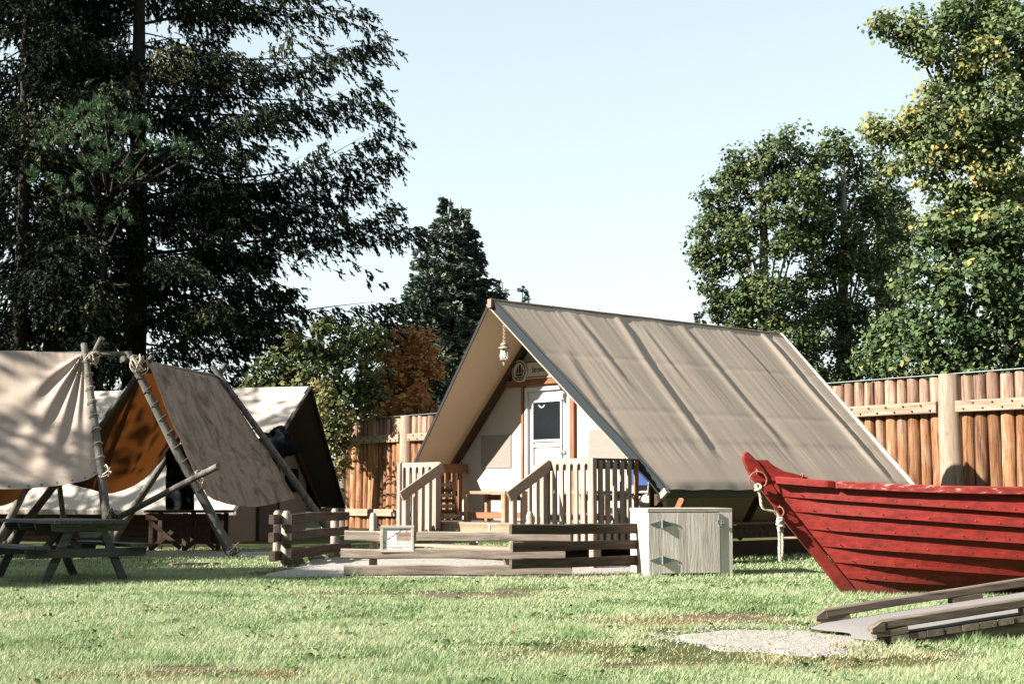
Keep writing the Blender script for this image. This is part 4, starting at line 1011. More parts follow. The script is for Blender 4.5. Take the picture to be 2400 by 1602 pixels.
def broadleaf(name, label, base, trunk_h, blobs, leaf, mat, clump_r=.45, per=34, dens=9.0, tint=(.45, .18), bark='bark', tr=.25, group=None, tint_fn=None, shell=.55, limbs=14, upright=0.0, gap=.0):
    """crown = clumps of leaves spread through ellipsoid blobs (world cx,cy,cz,rx,ry,rz)"""
    base = Vector(base); t = thing(name, label, 'tree' if 'shrub' not in name else 'shrub', base, 0, group); bn = np.array(base)
    cl = []
    for (cx, cy, cz, rx, ry, rz) in blobs:
        n = max(8, int(dens * 2.0 * (rx * ry * rz) ** (2 / 3) * 2.2)); d = rand_dirs(n); r = (shell + (1 - shell) * rng.random((n, 1))) ** .7
        wob = 1 + .28 * np.array([noise.noise(Vector(q * 2.3) + Vector((cx, cz, 1))) for q in d])[:, None]
        cl.append(np.array([cx, cy, cz]) + d * np.array([rx, ry, rz]) * r * wob)
    cl = np.concatenate(cl)
    if gap > 0:
        keep = np.array([noise.noise(Vector(c) * .55) > -gap for c in cl]); cl = cl[keep]
    K = len(cl); cr = clump_r * rng.uniform(.6, 1.35, K)
    per = int(per * 1.7); idx = np.repeat(np.arange(K), per); N = len(idx)
    dd = rand_dirs(N) * (rng.random((N, 1)) ** .5); dd[:, 2] *= .75
    C = cl[idx] + dd * cr[idx][:, None]; leaf = leaf * .62
    nrm = unit(dd + rand_dirs(N) * .9 + np.array([-.25, -.15, .55])); ax = unit(np.cross(nrm, rand_dirs(N))); sd = np.cross(nrm, ax)
    s = leaf * rng.uniform(.4, 1.4, (N, 1))
    cval = rng.normal(0, .12, K)
    tv = tint[0] + cval[idx] + rng.normal(0, tint[1] * .55, N)
    if tint_fn is not None: tv = tv + tint_fn(C)
    quads('crown', C - bn, ax * s * .5, sd * s * .36, np.clip(tv, 0, 1), mat, t)
    # trunk and limbs
    cen = np.array([b[:3] for b in blobs]); top = Vector(cen.mean(0)); top.z = max(b[2] for b in blobs)
    path = [Vector((0, 0, -.1))]
    for k in range(1, 6):
        f = k / 5; path.append(Vector(((top.x - base.x) * f * .7 + random.uniform(-.1, .1), (top.y - base.y) * f * .7 + random.uniform(-.1, .1), (top.z - base.z) * f)))
    obj('trunk', MB().tube(path, [tr * (1.15 - .95 * i / 5) for i in range(6)], 9, jit=.05), bark, t, 60)
    mb = MB()
    for k in range(limbs):
        c = Vector(cl[rng.integers(K)]) - base; f = min(.9, max(.2, (c.z / max(top.z - base.z, .1)) * .62)); a = spline(path, f); mid = a.lerp(c, .5) + Vector((random.uniform(-.2, .2), random.uniform(-.2, .2), .25 + upright))
        mb.tube([a, mid, c], [tr * .24 * (1 - f * .5), tr * .11, .01], 6)
    obj('limbs', mb, bark, t, 60)
    return t
def expand(tw, q_len, q_wid, k, spread=.6, tint=(.4, .2), droop=.25):
    """twigs (pos, dir, length) -> feathery needle rhombi"""
    pos = np.array([a[0] for a in tw]); d = unit(np.array([a[1] for a in tw])); L = np.array([a[2] for a in tw])[:, None]; hi = np.array([a[3] for a in tw])
    n = len(tw); Cs, As, Bs, Ts = [], [], [], []
    for j in range(k):
        f = (j + rng.random((n, 1))) / k; side = unit(np.cross(d, rand_dirs(n))); a = unit(d + side * spread * rng.uniform(.3, 1.3, (n, 1)) + np.array([0, 0, -droop])); ln = q_len * rng.uniform(.6, 1.3, (n, 1)) * (1.15 - .5 * f)
        b = unit(np.cross(a, rand_dirs(n))); Cs.append(pos + d * L * f + a * ln * .5); As.append(a * ln * .5); Bs.append(b * q_wid * rng.uniform(.7, 1.3, (n, 1))); Ts.append(np.clip(tint[0] + hi + rng.normal(0, tint[1], n), 0, 1))
    return np.concatenate(Cs), np.concatenate(As), np.concatenate(Bs), np.concatenate(Ts)
def conifer(name, label, base, height, prof, z0, nb, mat, custom=(), tr=.3, twl=.45, q_len=.2, q_wid=.035, k=8, density=11, hang=.6, rise=.1, az=None, tint=(.35, .2), group=None, droop=.3, keep=None, trunk_top=1.0, fan=1.1, curt=.0):
    """prof(f)->branch reach at relative height f; custom: explicit (z, tip world point) branches"""
    base = Vector(base); t = thing(name, label, 'tree', base, 0, group)
    lean = Vector((0, 0, 0)); trunk = [Vector((0, 0, -.1)) + Vector((random.uniform(-.05, .05) * i, random.uniform(-.05, .05) * i, height * trunk_top * i / 6)) for i in range(7)]
    trunk[0] = Vector((0, 0, -.1))
    obj('trunk', MB().tube(trunk, [tr * (1.1 - 1.04 * i / 6) for i in range(7)], 9, jit=.04), 'bark', t, 60)
    tw = []; mb = MB(); jobs = []
    for i in range(nb):
        f = (i + random.random()) / nb; z = z0 + (height * .985 - z0) * f; a = random.uniform(0, 6.283) if az is None else random.uniform(*az)
        Lr = prof((z) / height) * random.uniform(.7, 1.12)
        if Lr < .12: Lr = .12
        e = Vector((math.cos(a) * Lr, math.sin(a) * Lr, z + Lr * rise * random.uniform(.2, 1.8) - Lr * .12)); jobs.append((z, e, Lr))
    for z, tip in custom:
        e = Vector(tip) - base; jobs.append((z, e, math.hypot(e.x, e.y)))
    for z, e, Lr in jobs:
        s = spline(trunk, min(1, max(0, z / (height * trunk_top)))); s.z = z
        sag = -.1 * Lr * random.uniform(-.5, 1.5); jx_ = Lr * .07; path = [s, s.lerp(e, .33) + Vector((random.uniform(-jx_, jx_), random.uniform(-jx_, jx_), sag * .7 + random.uniform(-jx_, jx_))), s.lerp(e, .68) + Vector((random.uniform(-jx_, jx_), random.uniform(-jx_, jx_), sag + random.uniform(-jx_, jx_) * .7)), e]
        mb.tube([spline(path, q / 5 * .86) for q in range(6)], [max(.004, .0115 * Lr ** .8 * (1.05 - q / 5)) for q in range(6)], 5)
        n = max(4, int(Lr * density)); hv = random.gauss(0, .2)  # per-branch tint also paints lit and dark patches into the crown
        hd = Vector((e.x - s.x, e.y - s.y, 0)); hd = hd.normalized() if hd.length > 0 else Vector((1, 0, 0)); sdv = Vector((-hd.y, hd.x, 0))
        for q in range(n):
            fq = .12 + .88 * ((q + random.random()) / n) ** .8; p = spline(path, min(1, fq)); sg = random.choice((-1, 1))
            off = random.random() ** 1.7 * min(fan, (.12 + .32 * (1 - fq)) * Lr); p = p + (sdv * sg * .85 + hd * .5) * off + Vector((0, 0, -.22 * off - .1 * off * off + random.uniform(-.12, .1) - curt * random.random() ** 2 * min(1, Lr * .3))); l = twl * random.uniform(.5, 1.25) * (1.0 - .55 * max(0, fq - .5)) * min(1, .4 + Lr * .35)
            hw = hang * random.uniform(.2, 1.3)
            d = hd * random.uniform(.3, .9) + sdv * sg * random.uniform(.1, 1.0) + Vector((0, 0, -hw + .15)); d.normalize()
            if keep is not None and not keep(p + base): continue
            tw.append((tuple(p), tuple(d), l, hv))
            if random.random() < .5:
                p2 = p + d * l * .5; d2 = (d + Vector((0, 0, -hang)) + sdv * random.uniform(-.5, .5)).normalized(); tw.append((tuple(p2), tuple(d2), l * .8, hv))
    obj('branches', mb, 'bark', t, 60)
    C, A, B, T = expand(tw, q_len, q_wid, k, tint=tint, droop=droop); quads('crown', C, A, B, T, mat, t); return t, len(C)

# ------------------------------------------------------------------ trees
CNT = {}
# big dark fir on the left; hand-placed limbs reach right as in the picture
def tipP(px, py, Y): return P(px, py, Y + 7)
FB = V(P(310, 900, 47).x, 47, 0)
limb = [(14.6, tipP(850, 20, 38.5)), (14.0, tipP(870, 100, 39)), (13.2, tipP(890, 75, 38)), (12.4, tipP(895, 235, 38.5)), (11.6, tipP(880, 170, 39.5)), (10.9, tipP(905, 285, 38)), (10.0, tipP(910, 355, 38.5)),
        (9.4, tipP(860, 415, 39)), (8.9, tipP(915, 465, 38.3)), (8.3, tipP(800, 490, 39.5)), (7.7, tipP(980, 530, 38.0)), (7.2, tipP(860, 610, 38.6)), (7.3, tipP(700, 560, 38)), (6.9, tipP(935, 700, 38.0)), (6.8, tipP(900, 735, 38.6)), (6.0, tipP(690, 700, 39)),
        (5.2, tipP(650, 720, 38)), (4.6, tipP(640, 800, 38.5)), (4.0, tipP(620, 870, 39)), (13.5, tipP(700, 60, 36.5)), (11, tipP(640, 240, 36.5)), (9.2, tipP(620, 330, 37)), (8, tipP(560, 500, 37)), (6.5, tipP(590, 620, 37)), (5.5, tipP(520, 720, 37)),
        (12, tipP(740, 160, 37)), (10.2, tipP(760, 330, 37)), (8.5, tipP(730, 440, 37.5)), (16, tipP(800, -60, 38)), (17, tipP(760, -120, 38)), (15.4, tipP(720, -20, 37)), (12.9, tipP(560, 120, 36.5)), (10.4, tipP(520, 340, 36.8)), (7.0, tipP(480, 560, 37)), (5.0, tipP(450, 770, 37.5))]
def nogap(p):
    q = p; d = (q - V(0, 0, H)); y = d.y * math.cos(PITCH) + d.z * math.sin(PITCH); px = CX + F * d.x / y; py = CY - F * (-d.y * math.sin(PITCH) + d.z * math.cos(PITCH)) / y
    if px > 640 and 590 < py < 655 and px < 900: return random.random() < .25
    return True
_, CNT['fir'] = conifer('fir_tree', 'huge dark fir with long drooping limbs reaching right above the shelters', FB, 28, lambda f: 5.7 * (1 - f * .55) + .3, 3.8, 130, 'needle', [(z_ * 1.16, t_) for z_, t_ in limb], .44, .5, .17, .03, 8, 33, .75, .1, tint=(.34, .22), keep=nogap, droop=.45, fan=1.0, curt=.45)
F2 = V(P(120, 900, 49).x, 49, 0)
_, CNT['fir2'] = conifer('fir_tree', 'slim trunked dark conifer just left of the huge fir', F2, 24, lambda f: 3.9 * (1 - f * .5), 2.6, 95, 'needle', (), .2, .5, .18, .034, 8, 32, .9, .05, tint=(.3, .22), fan=1.6, curt=.9)
F3 = V(P(40, 900, 45).x, 45, 0)
_, CNT['fir3'] = conifer('fir_tree', 'dense dark conifer filling the upper left corner', F3, 23, lambda f: 4.8 * (1 - f * .45), 2.4, 110, 'needle', (), .3, .5, .18, .034, 8, 32, .9, .05, tint=(.36, .24), fan=1.6, curt=.9)
# pine with bright needle clumps
PB = V(P(228, 900, 44).x, 44, 0)
pt_ = thing('pine_tree', 'pine with bright green needle clumps in front of the dark firs', 'tree', PB)
tw = []; mbp = MB(); trunkp = [V(0, 0, -.1), V(.1, 0, 3.4), V(.0, 0, 7), V(.15, 0, 9.8), V(.3, 0, 12)]
obj('trunk', MB().tube(trunkp, [.13, .12, .1, .08, .04], 8), 'bark', pt_, 60)
for (px, py, r) in ((205, 275, .5), (255, 285, .5), (180, 330, .42), (300, 300, .35), (235, 355, .45), (200, 395, .35), (335, 300, .3), (135, 285, .35), (270, 385, .32), (110, 335, .3), (445, 365, .25), (420, 350, .22), (160, 440, .3), (245, 255, .3), (300, 420, .28), (350, 350, .25), (90, 420, .3), (190, 500, .3), (280, 520, .3)):
    c = P(px, py, 41 + random.uniform(-.8, .4)) - PB; s_ = spline(trunkp, min(.95, c.z / 13.5)); mbp.tube([s_, s_.lerp(c, .5) + V(0, 0, -.2), c], [.06, .045, .02], 5)
    for k in range(int(48 * r)):
        d = Vector(rng.normal(size=3)); d.normalize(); p = c + Vector((d.x * r, d.y * r, d.z * r * .7)) * random.uniform(.5, 1); u_ = (d + V(-.1, -.1, .9)).normalized(); tw.append((tuple(p), tuple(u_), .2, random.gauss(.05, .1)))
obj('branches', mbp, 'bark', pt_, 60)
C, A, B, T = expand(tw, .17, .012, 26, 1.0, (.36, .2), -.1); quads('crown', C, A, B, T, 'needle_green', pt_)
# spruces behind the cabin
def sp(px, top_y, Y, reach, lab, nb=150, mat='needle_blue', dens=16, zf=.06):
    b = P(px, 900, Y); h = P(px, top_y, Y).z; b.z = 0
    return conifer('spruce_tree', lab, b, h, lambda f: min(reach * 1.5 * (1 - f) ** 1.0, reach) + .015, h * zf, nb, mat, (), .22, .4, .22, .05, 6, dens, .25, .25, tint=(.4, .2), droop=.05, group='spruces behind the cabin')[1]
CNT['sp'] = sp(1044, 458, 58, 3.1, 'tall blue-green spruce with twin tops, the left top', 330) + sp(1084, 480, 59, 2.9, 'tall blue-green spruce crowding the right of the twin tops', 330)
sp(1172, 655, 64, 1.7, 'short spruce peeking out beside the cabin ridge', 130); sp(1228, 662, 80, 1.7, 'tiny far spruce tip above the cabin roof near its peak', 120, dens=16); sp(1640, 722, 85, 1.7, 'tiny far spruce tip above the rear of the cabin roof', 120, dens=16)
sp(985, 560, 62, 2.3, 'shadowed spruce left of the twin-topped spruces', 110)
# broadleaf trees
def blob(px, py, Y, rpx, rpy, ry=None):
    c = P(px, py, Y); k = Y / F; return (c.x, Y, c.z, rpx * k, ry if ry else rpx * k * .8, rpy * k)
broadleaf('maple_tree', 'orange autumn maple behind the stockade left of the cabin', V(P(960, 1100, 48).x, 48, 0), 4, [blob(985, 825, 48, 50, 50), blob(950, 890, 47.5, 65, 55), blob(1000, 900, 48, 50, 60), blob(905, 930, 47.5, 65, 50), blob(970, 960, 47, 80, 40), blob(895, 860, 48.5, 45, 60), blob(870, 900, 48, 40, 60), blob(935, 810, 48, 40, 40)], .26, 'leaf_autumn', .42, 26, 12, (.75, .3), gap=.2)
broadleaf('alder_tree', 'loose yellow-green tree between the rear tent and the orange maple', V(P(770, 1100, 42.6).x, 42.6, 0), 4, [blob(700, 830, 42.6, 60, 45), blob(780, 800, 43, 70, 60), blob(640, 880, 42.6, 50, 40), blob(730, 890, 42.4, 70, 50), blob(830, 860, 43, 60, 70), blob(670, 925, 42.4, 70, 35), blob(790, 940, 42.6, 70, 50), blob(860, 790, 44, 40, 50), blob(865, 940, 43, 35, 45), blob(605, 915, 42.6, 35, 25), blob(660, 1000, 40.6, 50, 50), blob(690, 1080, 40.6, 55, 50), blob(725, 990, 40.8, 45, 45), blob(650, 1120, 40.4, 50, 50)], .25, 'leaf_mixed', .4, 26, 13, (.34, .36), 'pale_bark', .16, gap=.24, limbs=26)
broadleaf('fence_shrub', 'leafy pale green shrub climbing the stockade beside the rear tent', V(P(785, 1200, 37.2).x, 37.2, 0), 2, [blob(770, 960, 37, 30, 50), blob(790, 1010, 37, 32, 50), blob(750, 930, 37.3, 28, 35), blob(800, 1060, 37.2, 25, 40), blob(775, 1110, 37.3, 22, 50), blob(820, 1000, 37.6, 18, 30), blob(720, 1000, 37.6, 40, 60), blob(735, 1100, 37.6, 35, 60), blob(700, 1060, 38, 40, 80), blob(690, 960, 38, 40, 50)], .2, 'leaf_mixed', .3, 24, 22, (.6, .25), tr=.07, limbs=8)
poA = V(P(1800, 1100, 46).x, 46, 0); poB = V(P(1965, 1100, 47).x, 47, 0)
broadleaf('poplar_tree', 'rounded dark green poplar left of the pair behind the cabin roof', poA, 6, [blob(1840, 350, 46, 60, 55), blob(1790, 420, 46, 70, 60), blob(1850, 470, 45.5, 80, 70), blob(1720, 450, 46, 50, 60), blob(1690, 540, 46, 60, 70), blob(1780, 570, 45.5, 90, 80), blob(1665, 610, 46, 45, 45), blob(1700, 660, 46, 70, 50), blob(1800, 690, 45.5, 90, 70), blob(1860, 610, 45.5, 60, 80), blob(1760, 760, 46, 80, 50), blob(1850, 800, 45.5, 80, 70), blob(1880, 880, 45.5, 60, 60), blob(1720, 380, 46, 30, 45), blob(1660, 480, 46, 25, 40), blob(1895, 400, 46, 40, 70), blob(1905, 520, 46, 45, 80), blob(1905, 690, 46, 50, 80), blob(1810, 840, 46, 80, 60), blob(1720, 720, 46, 60, 40), blob(1640, 590, 46, 25, 25)], .22, 'leaf_poplar', .42, 30, 15, (.48, .28), 'pale_bark', .3, 'poplars behind the cabin', gap=.45, limbs=26, upright=.3)
broadleaf('poplar_tree', 'rounded dark green poplar right of the pair behind the cabin roof', poB, 6, [blob(1960, 350, 47, 45, 60), blob(1930, 430, 47, 55, 70), blob(2000, 450, 47.5, 60, 80), blob(1960, 560, 46.5, 70, 80), blob(2050, 560, 47.5, 60, 90), blob(1990, 680, 46.5, 80, 80), blob(1940, 770, 46.5, 70, 70), blob(2030, 800, 46.5, 70, 80), blob(1990, 880, 46, 80, 50), blob(2080, 700, 48, 40, 60)], .22, 'leaf_poplar', .42, 30, 15, (.45, .28), 'pale_bark', .3, 'poplars behind the cabin', gap=.5, limbs=22, upright=.3)
broadleaf('poplar_tree', 'brownish tall tree tip showing between poplar and great oak', V(P(2060, 1100, 56).x, 56, 0), 8, [blob(2040, 330, 56, 25, 60), blob(2065, 420, 56, 40, 70), blob(2090, 520, 56, 50, 80), blob(2100, 640, 56, 50, 80), blob(2120, 560, 56, 60, 80), blob(2070, 480, 56, 45, 80)], .24, 'leaf_poplar', .5, 24, 13, (.62, .2), 'bark', .25, 'poplars behind the cabin', gap=.3)
oakB = V(P(2430, 1100, 33).x, 33, 0)
def oak_t(C): return .2 * np.exp(-((C[:, 2] - 8.4) / 2.2) ** 2) * np.clip(vnoise(C[:, 0] + C[:, 1], C[:, 2], .9, 21) * 1.4, 0, 1)
broadleaf('oak_tree', 'great green oak turning yellow over the right end of the stockade', oakB, 6, [blob(2090, 60, 32, 40, 28), blob(2150, 70, 32.3, 50, 45), blob(2180, 120, 32, 45, 45), blob(2230, 60, 32.5, 50, 60), blob(2300, 30, 33, 80, 60), blob(2380, 90, 32.5, 90, 80), blob(2290, 160, 32, 80, 60), blob(2200, 240, 31.8, 60, 40), blob(2130, 290, 31.8, 55, 35), blob(2230, 320, 31.5, 80, 55), blob(2340, 270, 31.5, 90, 80), blob(2180, 370, 31.5, 60, 40), blob(2300, 420, 31.5, 90, 60), blob(2400, 400, 32, 80, 80), blob(2240, 490, 31.5, 60, 50), blob(2100, 330, 31.8, 35, 22), blob(2420, 200, 33, 80, 80), blob(2160, 440, 32, 50, 40), blob(2180, 510, 32, 50, 45), blob(2110, 400, 32.3, 35, 30), blob(2060, 300, 32, 25, 18), blob(2330, 520, 31.5, 90, 50)], .195, 'leaf_oak', .42, 42, 19, (.52, .2), 'bark', .4, None, oak_t, limbs=40, gap=.34)
broadleaf('maple_tree', 'full green maple rising behind the right stockade below the oak', V(P(2270, 1100, 30.5).x, 30.5, 0), 4, [blob(2200, 560, 30.5, 60, 40), blob(2290, 560, 30.5, 80, 60), blob(2380, 570, 30.5, 80, 80), blob(2170, 660, 30.3, 60, 50), blob(2270, 670, 30, 90, 70), blob(2380, 700, 30, 90, 80), blob(2130, 760, 30.3, 60, 50), blob(2220, 790, 30, 90, 70), blob(2340, 820, 30, 90, 70), blob(2150, 850, 30, 80, 50), blob(2260, 880, 29.8, 90, 40), blob(2060, 840, 30.5, 40, 40), blob(2420, 850, 30, 70, 70), blob(2090, 790, 30.5, 40, 40)], .2, 'leaf_oak', .36, 34, 22, (.42, .22), 'bark', .25, gap=.5, limbs=20)
# trees standing outside the frame on the sunny side; they shade the left of the lawn
def shade_tree(lab, foot, c, r, dens=9, leaf=.34, gap=.2, per=22):
    c = Vector(c); bl = []
    for k in range(9):
        d = Vector(rng.normal(size=3)); d.normalize(); bl.append((c.x + d.x * r * .6, c.y + d.y * r * .6, c.z + d.z * r * .45, r * .5, r * .5, r * .42))
    return broadleaf('shade_tree', lab, foot, 4, bl, leaf, 'leaf_mixed', .6, per, dens, gap=gap, limbs=12, tr=.3)
def upsun(p, d): return Vector(p) + SUN_TO * (d / math.cos(R(31)))
c = upsun((-8.3, 18.0, .0), 17); shade_tree('leafy tree left of the picnic table outside the view, its shade on the lawn', (c.x - .5, c.y, 0), c, 3.5, 12, .55)
c = upsun((-7.8, 20.6, .0), 18); shade_tree('leafy tree beyond the left edge shading the grass behind the picnic table', (c.x, c.y + .5, 0), c, 1.75, 12, .5)
c = upsun((-10.4, 23.0, 3.1), 12); shade_tree('thin leafy tree beyond the left edge dappling the pale tarp', (c.x, c.y + .5, 0), c, 2.2, .3, .4, .0, 5)
c = upsun((-8.0, 30.3, 2.6), 12); shade_tree('thin leafy tree beyond the left edge dappling the rear tent', (c.x, c.y, 0), c, 3.6, 1.3, .4, .0, 12)
# unseen wood added behind and beside the viewpoint to cut sky light
def sky_block_belt():
    cs = []
    for k in range(46):
        x = rng.uniform(-18, 34); cs.append((x, -11 - rng.uniform(0, 7), 2.4))
    for k in range(34):
        cs.append((20 + rng.uniform(0, 7), rng.uniform(-8, 27), 2.4))
    for k in range(26): cs.append((-26 - rng.uniform(0, 7), rng.uniform(-10, 30), 2.41))
    Cs = []
    for (x, y, r) in cs:
        h = rng.uniform(12, 19) if r < 2.405 else rng.uniform(6, 9); n = 420; z = rng.uniform(.3, h, n); rr = r * (1.15 - .6 * z / h) * np.sqrt(rng.random(n)); th = rng.uniform(0, 6.283, n)
        Cs.append(np.stack([x + rr * np.cos(th), y + rr * np.sin(th), z], 1))
    C = np.concatenate(Cs); N = len(C); nr = rand_dirs(N); ax = unit(np.cross(nr, rand_dirs(N))); sd = np.cross(nr, ax); s_ = rng.uniform(.35, .7, (N, 1))
    o = quads('sky_block_wood', C, ax * s_, sd * s_ * .7, rng.random(N), 'needle', None); tag(o, 'unseen dark wood added behind the viewpoint to cut sky light', 'wood', kind='stuff')
sky_block_belt()

# ------------------------------------------------------------------ grass
def dist_seg(x, y, x0, y0, x1, y1):
    dx, dy = x1 - x0, y1 - y0; t = np.clip(((x - x0) * dx + (y - y0) * dy) / (dx * dx + dy * dy), 0, 1); return np.hypot(x - (x0 + t * dx), y - (y0 + t * dy))
def in_poly(pts, x, y):
    c_ = np.zeros(len(x), bool); n = len(pts)
    for i in range(n):
        x0, y0 = pts[i][0], pts[i][1]; x1, y1 = pts[i - 1][0], pts[i - 1][1]
        k = ((y0 > y) != (y1 > y)) & (x < (x1 - x0) * (y - y0) / (y1 - y0 + 1e-12) + x0); c_ ^= k
    return c_
def build_grass():
    Xs, Ys, Ws = [], [], []
    for y0, y1, den, wd in ((6.6, 9, 6200, .0045), (9, 12, 4200, .006), (12, 16, 2300, .0085), (16, 20, 1200, .012), (20, 27, 420, .018)):
        m = .40; hw1 = y1 * m + 1.0; n = int(den * (y1 - y0) * 2 * hw1); x = rng.uniform(-hw1, hw1, n); y = rng.uniform(y0, y1, n); k = np.abs(x) < y * m + 1.0; Xs.append(x[k]); Ys.append(y[k]); Ws.append(np.full(k.sum(), wd))
    x = np.concatenate(Xs); y = np.concatenate(Ys); w_ = np.concatenate(Ws); n = len(x)
    n1 = vnoise(x, y, .9, 1); n2 = vnoise(x, y, 3.1, 2); n3 = vnoise(x, y, 9, 3)
    keep = np.ones(n); brown = np.zeros(n)
    jx = x + (n3 - .5) * .3 + (n2 - .5) * .5; jy = y + (n3 - .5) * .3 + (vnoise(x, y, 2.6, 11) - .5) * .4
    for pl_ in (YARD, PATH): keep *= np.where(in_poly(pl_, jx, jy), .025, 1)
    gx_ = x + (vnoise(x, y, 4.5, 31) - .5) * .8 + (n3 - .5) * .5; gy_ = y + (vnoise(x, y, 4.5, 32) - .5) * .62 + (vnoise(x, y, 14, 33) - .5) * .35; ing = in_poly(GRAVEL, gx_, gy_); keep *= np.where(ing, .07, 1); tallg = in_poly(GRAVEL, x, y) & ~ing; brown = np.where(tallg, .12, brown)
    for c, a, b in DIRT:
        q = ((x - c.x) / a) ** 2 + ((y - c.y) / b) ** 2 + (n2 - .5) * 1.6 + (n3 - .5); keep *= np.clip(.1 + q * .8, .1, 1)
    for c, a, b in BROWN:
        q = ((x - c.x) / a) ** 2 + ((y - c.y) / b) ** 2 + (n2 - .5) * 1.4; e = np.clip(1.2 - q, 0, 1); brown = np.maximum(brown, e); keep *= 1 - .5 * e
    keep *= np.clip(.62 + .9 * (n2 * .5 + n1 * .5 - .2), .3, 1)
    # nothing under the box, the ramp or the deck
    rx = (x - 2.5) * math.cos(rpz) + (y - 9.98) * math.sin(rpz); ry = -(x - 2.5) * math.sin(rpz) + (y - 9.98) * math.cos(rpz); keep[(rx > 0) & (rx < 3.7) & (ry > -.01) & (ry < RW + .06)] = 0
    qx = (x - bx.x) * math.cos(brz) + (y - bx.y) * math.sin(brz); qy = -(x - bx.x) * math.sin(brz) + (y - bx.y) * math.cos(brz); keep[(qx > 0) & (qx < BW) & (qy > -.02) & (qy < BD)] = 0
    tx = x - TO.x; ty = y - TO.y; lw = tx * math.cos(TA) + ty * math.sin(TA); lu = -tx * math.sin(TA) + ty * math.cos(TA); keep[(lw > -2) & (lw < 2.5) & (lu > -2.2)] = 0
    mult = np.ones(n)
    for x0, y0, x1, y1, wd, mu in TALL: mult = np.maximum(mult, 1 + (mu - 1) * np.clip(1.3 - dist_seg(x, y, x0, y0, x1, y1) / wd, 0, 1))
    tuft = np.clip((vnoise(x, y, 2.2, 7) - .78) * 5, 0, 1); mult *= 1 + .7 * tuft
    k = rng.random(n) < keep; x, y, w_, n1, n2, n3, brown, mult, tuft = [a[k] for a in (x, y, w_, n1, n2, n3, brown, mult, tuft)]; n = len(x)
    z = np.array([gz(a, b) for a, b in zip(x, y)]) + .008
    h = .03 * rng.uniform(.55, 1.35, n) * (.75 + .5 * n2) * mult * (1 - .35 * brown)
    th = rng.uniform(0, 6.283, n); ln = rng.uniform(.2, 1.1, n); lx = np.cos(th) * h * ln + .3 * h; ly = np.sin(th) * h * ln
    ph = rng.uniform(0, 6.283, n); wx = np.cos(ph) * w_ * .5; wy = np.sin(ph) * w_ * .5
    v = np.empty((n, 3, 3), np.float32); b0 = np.stack([x, y, z], 1); wv = np.stack([wx, wy, np.zeros(n)], 1)
    v[:, 0] = b0 - wv; v[:, 1] = b0 + wv; v[:, 2] = b0 + np.stack([lx, ly, h], 1)
    me = bpy.data.meshes.new('grass'); me.vertices.add(n * 3); me.vertices.foreach_set('co', v.reshape(-1)); me.loops.add(n * 3); me.loops.foreach_set('vertex_index', np.arange(n * 3, dtype=np.int32)); me.polygons.add(n); me.polygons.foreach_set('loop_start', np.arange(0, n * 3, 3, dtype=np.int32))
    t = .5 + (n1 - .5) * .35 + (n2 - .5) * .25 + rng.normal(0, .12, n) - tuft * .3 + brown * .5 * (.3 + n3) + np.where(rng.random(n) < .04, .3, 0)
    at = me.attributes.new('tint', 'FLOAT', 'FACE'); at.data.foreach_set('value', np.clip(t, 0, 1).astype(np.float32)); me.update(calc_edges=True)
    o = obj('grass', me, 'blade'); o['kind'] = 'stuff'; tag(o, 'short mown lawn grass covering the foreground', 'grass', kind='stuff'); return n
CNT['grass'] = build_grass()
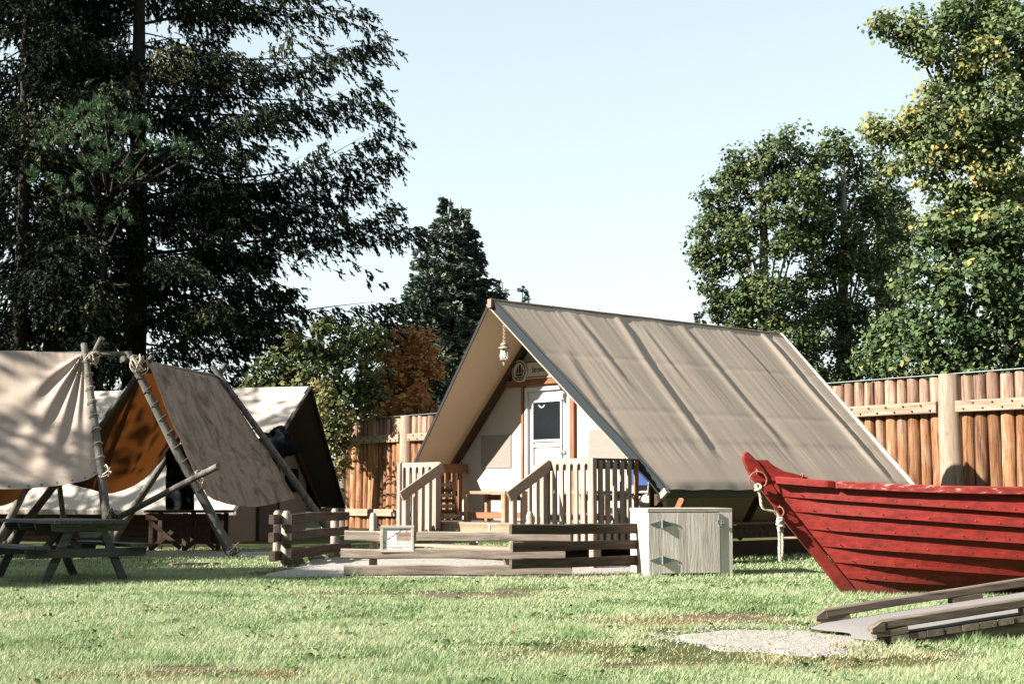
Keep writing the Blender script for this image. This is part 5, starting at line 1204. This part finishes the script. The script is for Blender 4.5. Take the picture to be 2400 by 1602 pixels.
# fallen leaves
n = 260; yy_ = rng.uniform(7, 17, n); xx_ = rng.uniform(-1, 1, n) * yy_ * .38; C = np.stack([xx_, yy_, np.full(n, .035)], 1); nr = unit(rng.normal(size=(n, 3)) * .5 + np.array([0, 0, 1])); ax = unit(np.cross(nr, rand_dirs(n))); sd = np.cross(nr, ax); s = rng.uniform(.01, .022, (n, 1))
o = quads('fallen_leaves', C, ax * s, sd * s * .6, rng.random(n), 'fallen', None); tag(o, 'scattered tan fallen leaves on the lawn', 'leaves', kind='stuff')
CNT['tris'] = sum(sum(len(p.vertices) - 2 for p in o.data.polygons) if len(o.data.polygons) < 3000 else len(o.data.loops) - 2 * len(o.data.polygons) for o in bpy.data.objects if o.type == 'MESH')
# loose pebbles around the gravel and low weeds in the turf
def pebbles(pts, n, spread):
    c0 = sum((Vector(p) for p in pts), V(0, 0, 0)) / len(pts); out = []
    while len(out) < n:
        i = random.randrange(len(pts)); a = Vector(pts[i]).lerp(Vector(pts[(i + 1) % len(pts)]), random.random()); f = random.gauss(1.0, spread)
        out.append(c0.lerp(a, abs(f)) if f < 1.5 else a)
    C = np.array([(p.x, p.y, gz(p.x, p.y) + random.uniform(.012, .024)) for p in out]); nr = unit(rng.normal(size=(n, 3)) * .6 + np.array([0, -.3, 1])); ax = unit(np.cross(nr, rand_dirs(n))); sd = np.cross(nr, ax); s_ = rng.uniform(.004, .009, (n, 1)); return C, ax * s_, sd * s_ * .8
leafmat('pebble', [(0, (.14, .125, .11)), (.5, (.3, .275, .25)), (1, (.5, .47, .44))], .0)
C, A, B = pebbles(GRAVEL, 1500, .1); o = quads('pebbles', C, A, B, rng.random(len(C)), 'pebble', None); tag(o, 'loose pale pebbles strewn round the gravel at the ramp foot', 'pebbles', kind='stuff')
leafmat('weed', [(0, (.03, .07, .02)), (1, (.12, .2, .06))], .25)
wc = []
for k in range(150):
    y = random.uniform(7.2, 17) ; x = random.uniform(-1, 1) * y * .37
    if poly_in(GRAVEL, x, y): continue
    for q in range(random.randint(6, 16)): wc.append((x + random.gauss(0, .045), y + random.gauss(0, .045), random.uniform(.015, .04)))
C = np.array(wc); N = len(C); nr = unit(rng.normal(size=(N, 3)) * .5 + np.array([0, 0, 1])); ax = unit(np.cross(nr, rand_dirs(N))); sd = np.cross(nr, ax); s_ = rng.uniform(.012, .03, (N, 1))
o = quads('weeds', C, ax * s_, sd * s_ * .6, rng.random(N), 'weed', None); tag(o, 'low dark green weeds scattered through the lawn', 'weeds', kind='stuff')
print('COUNTS', CNT, 'objects', len(bpy.data.objects))
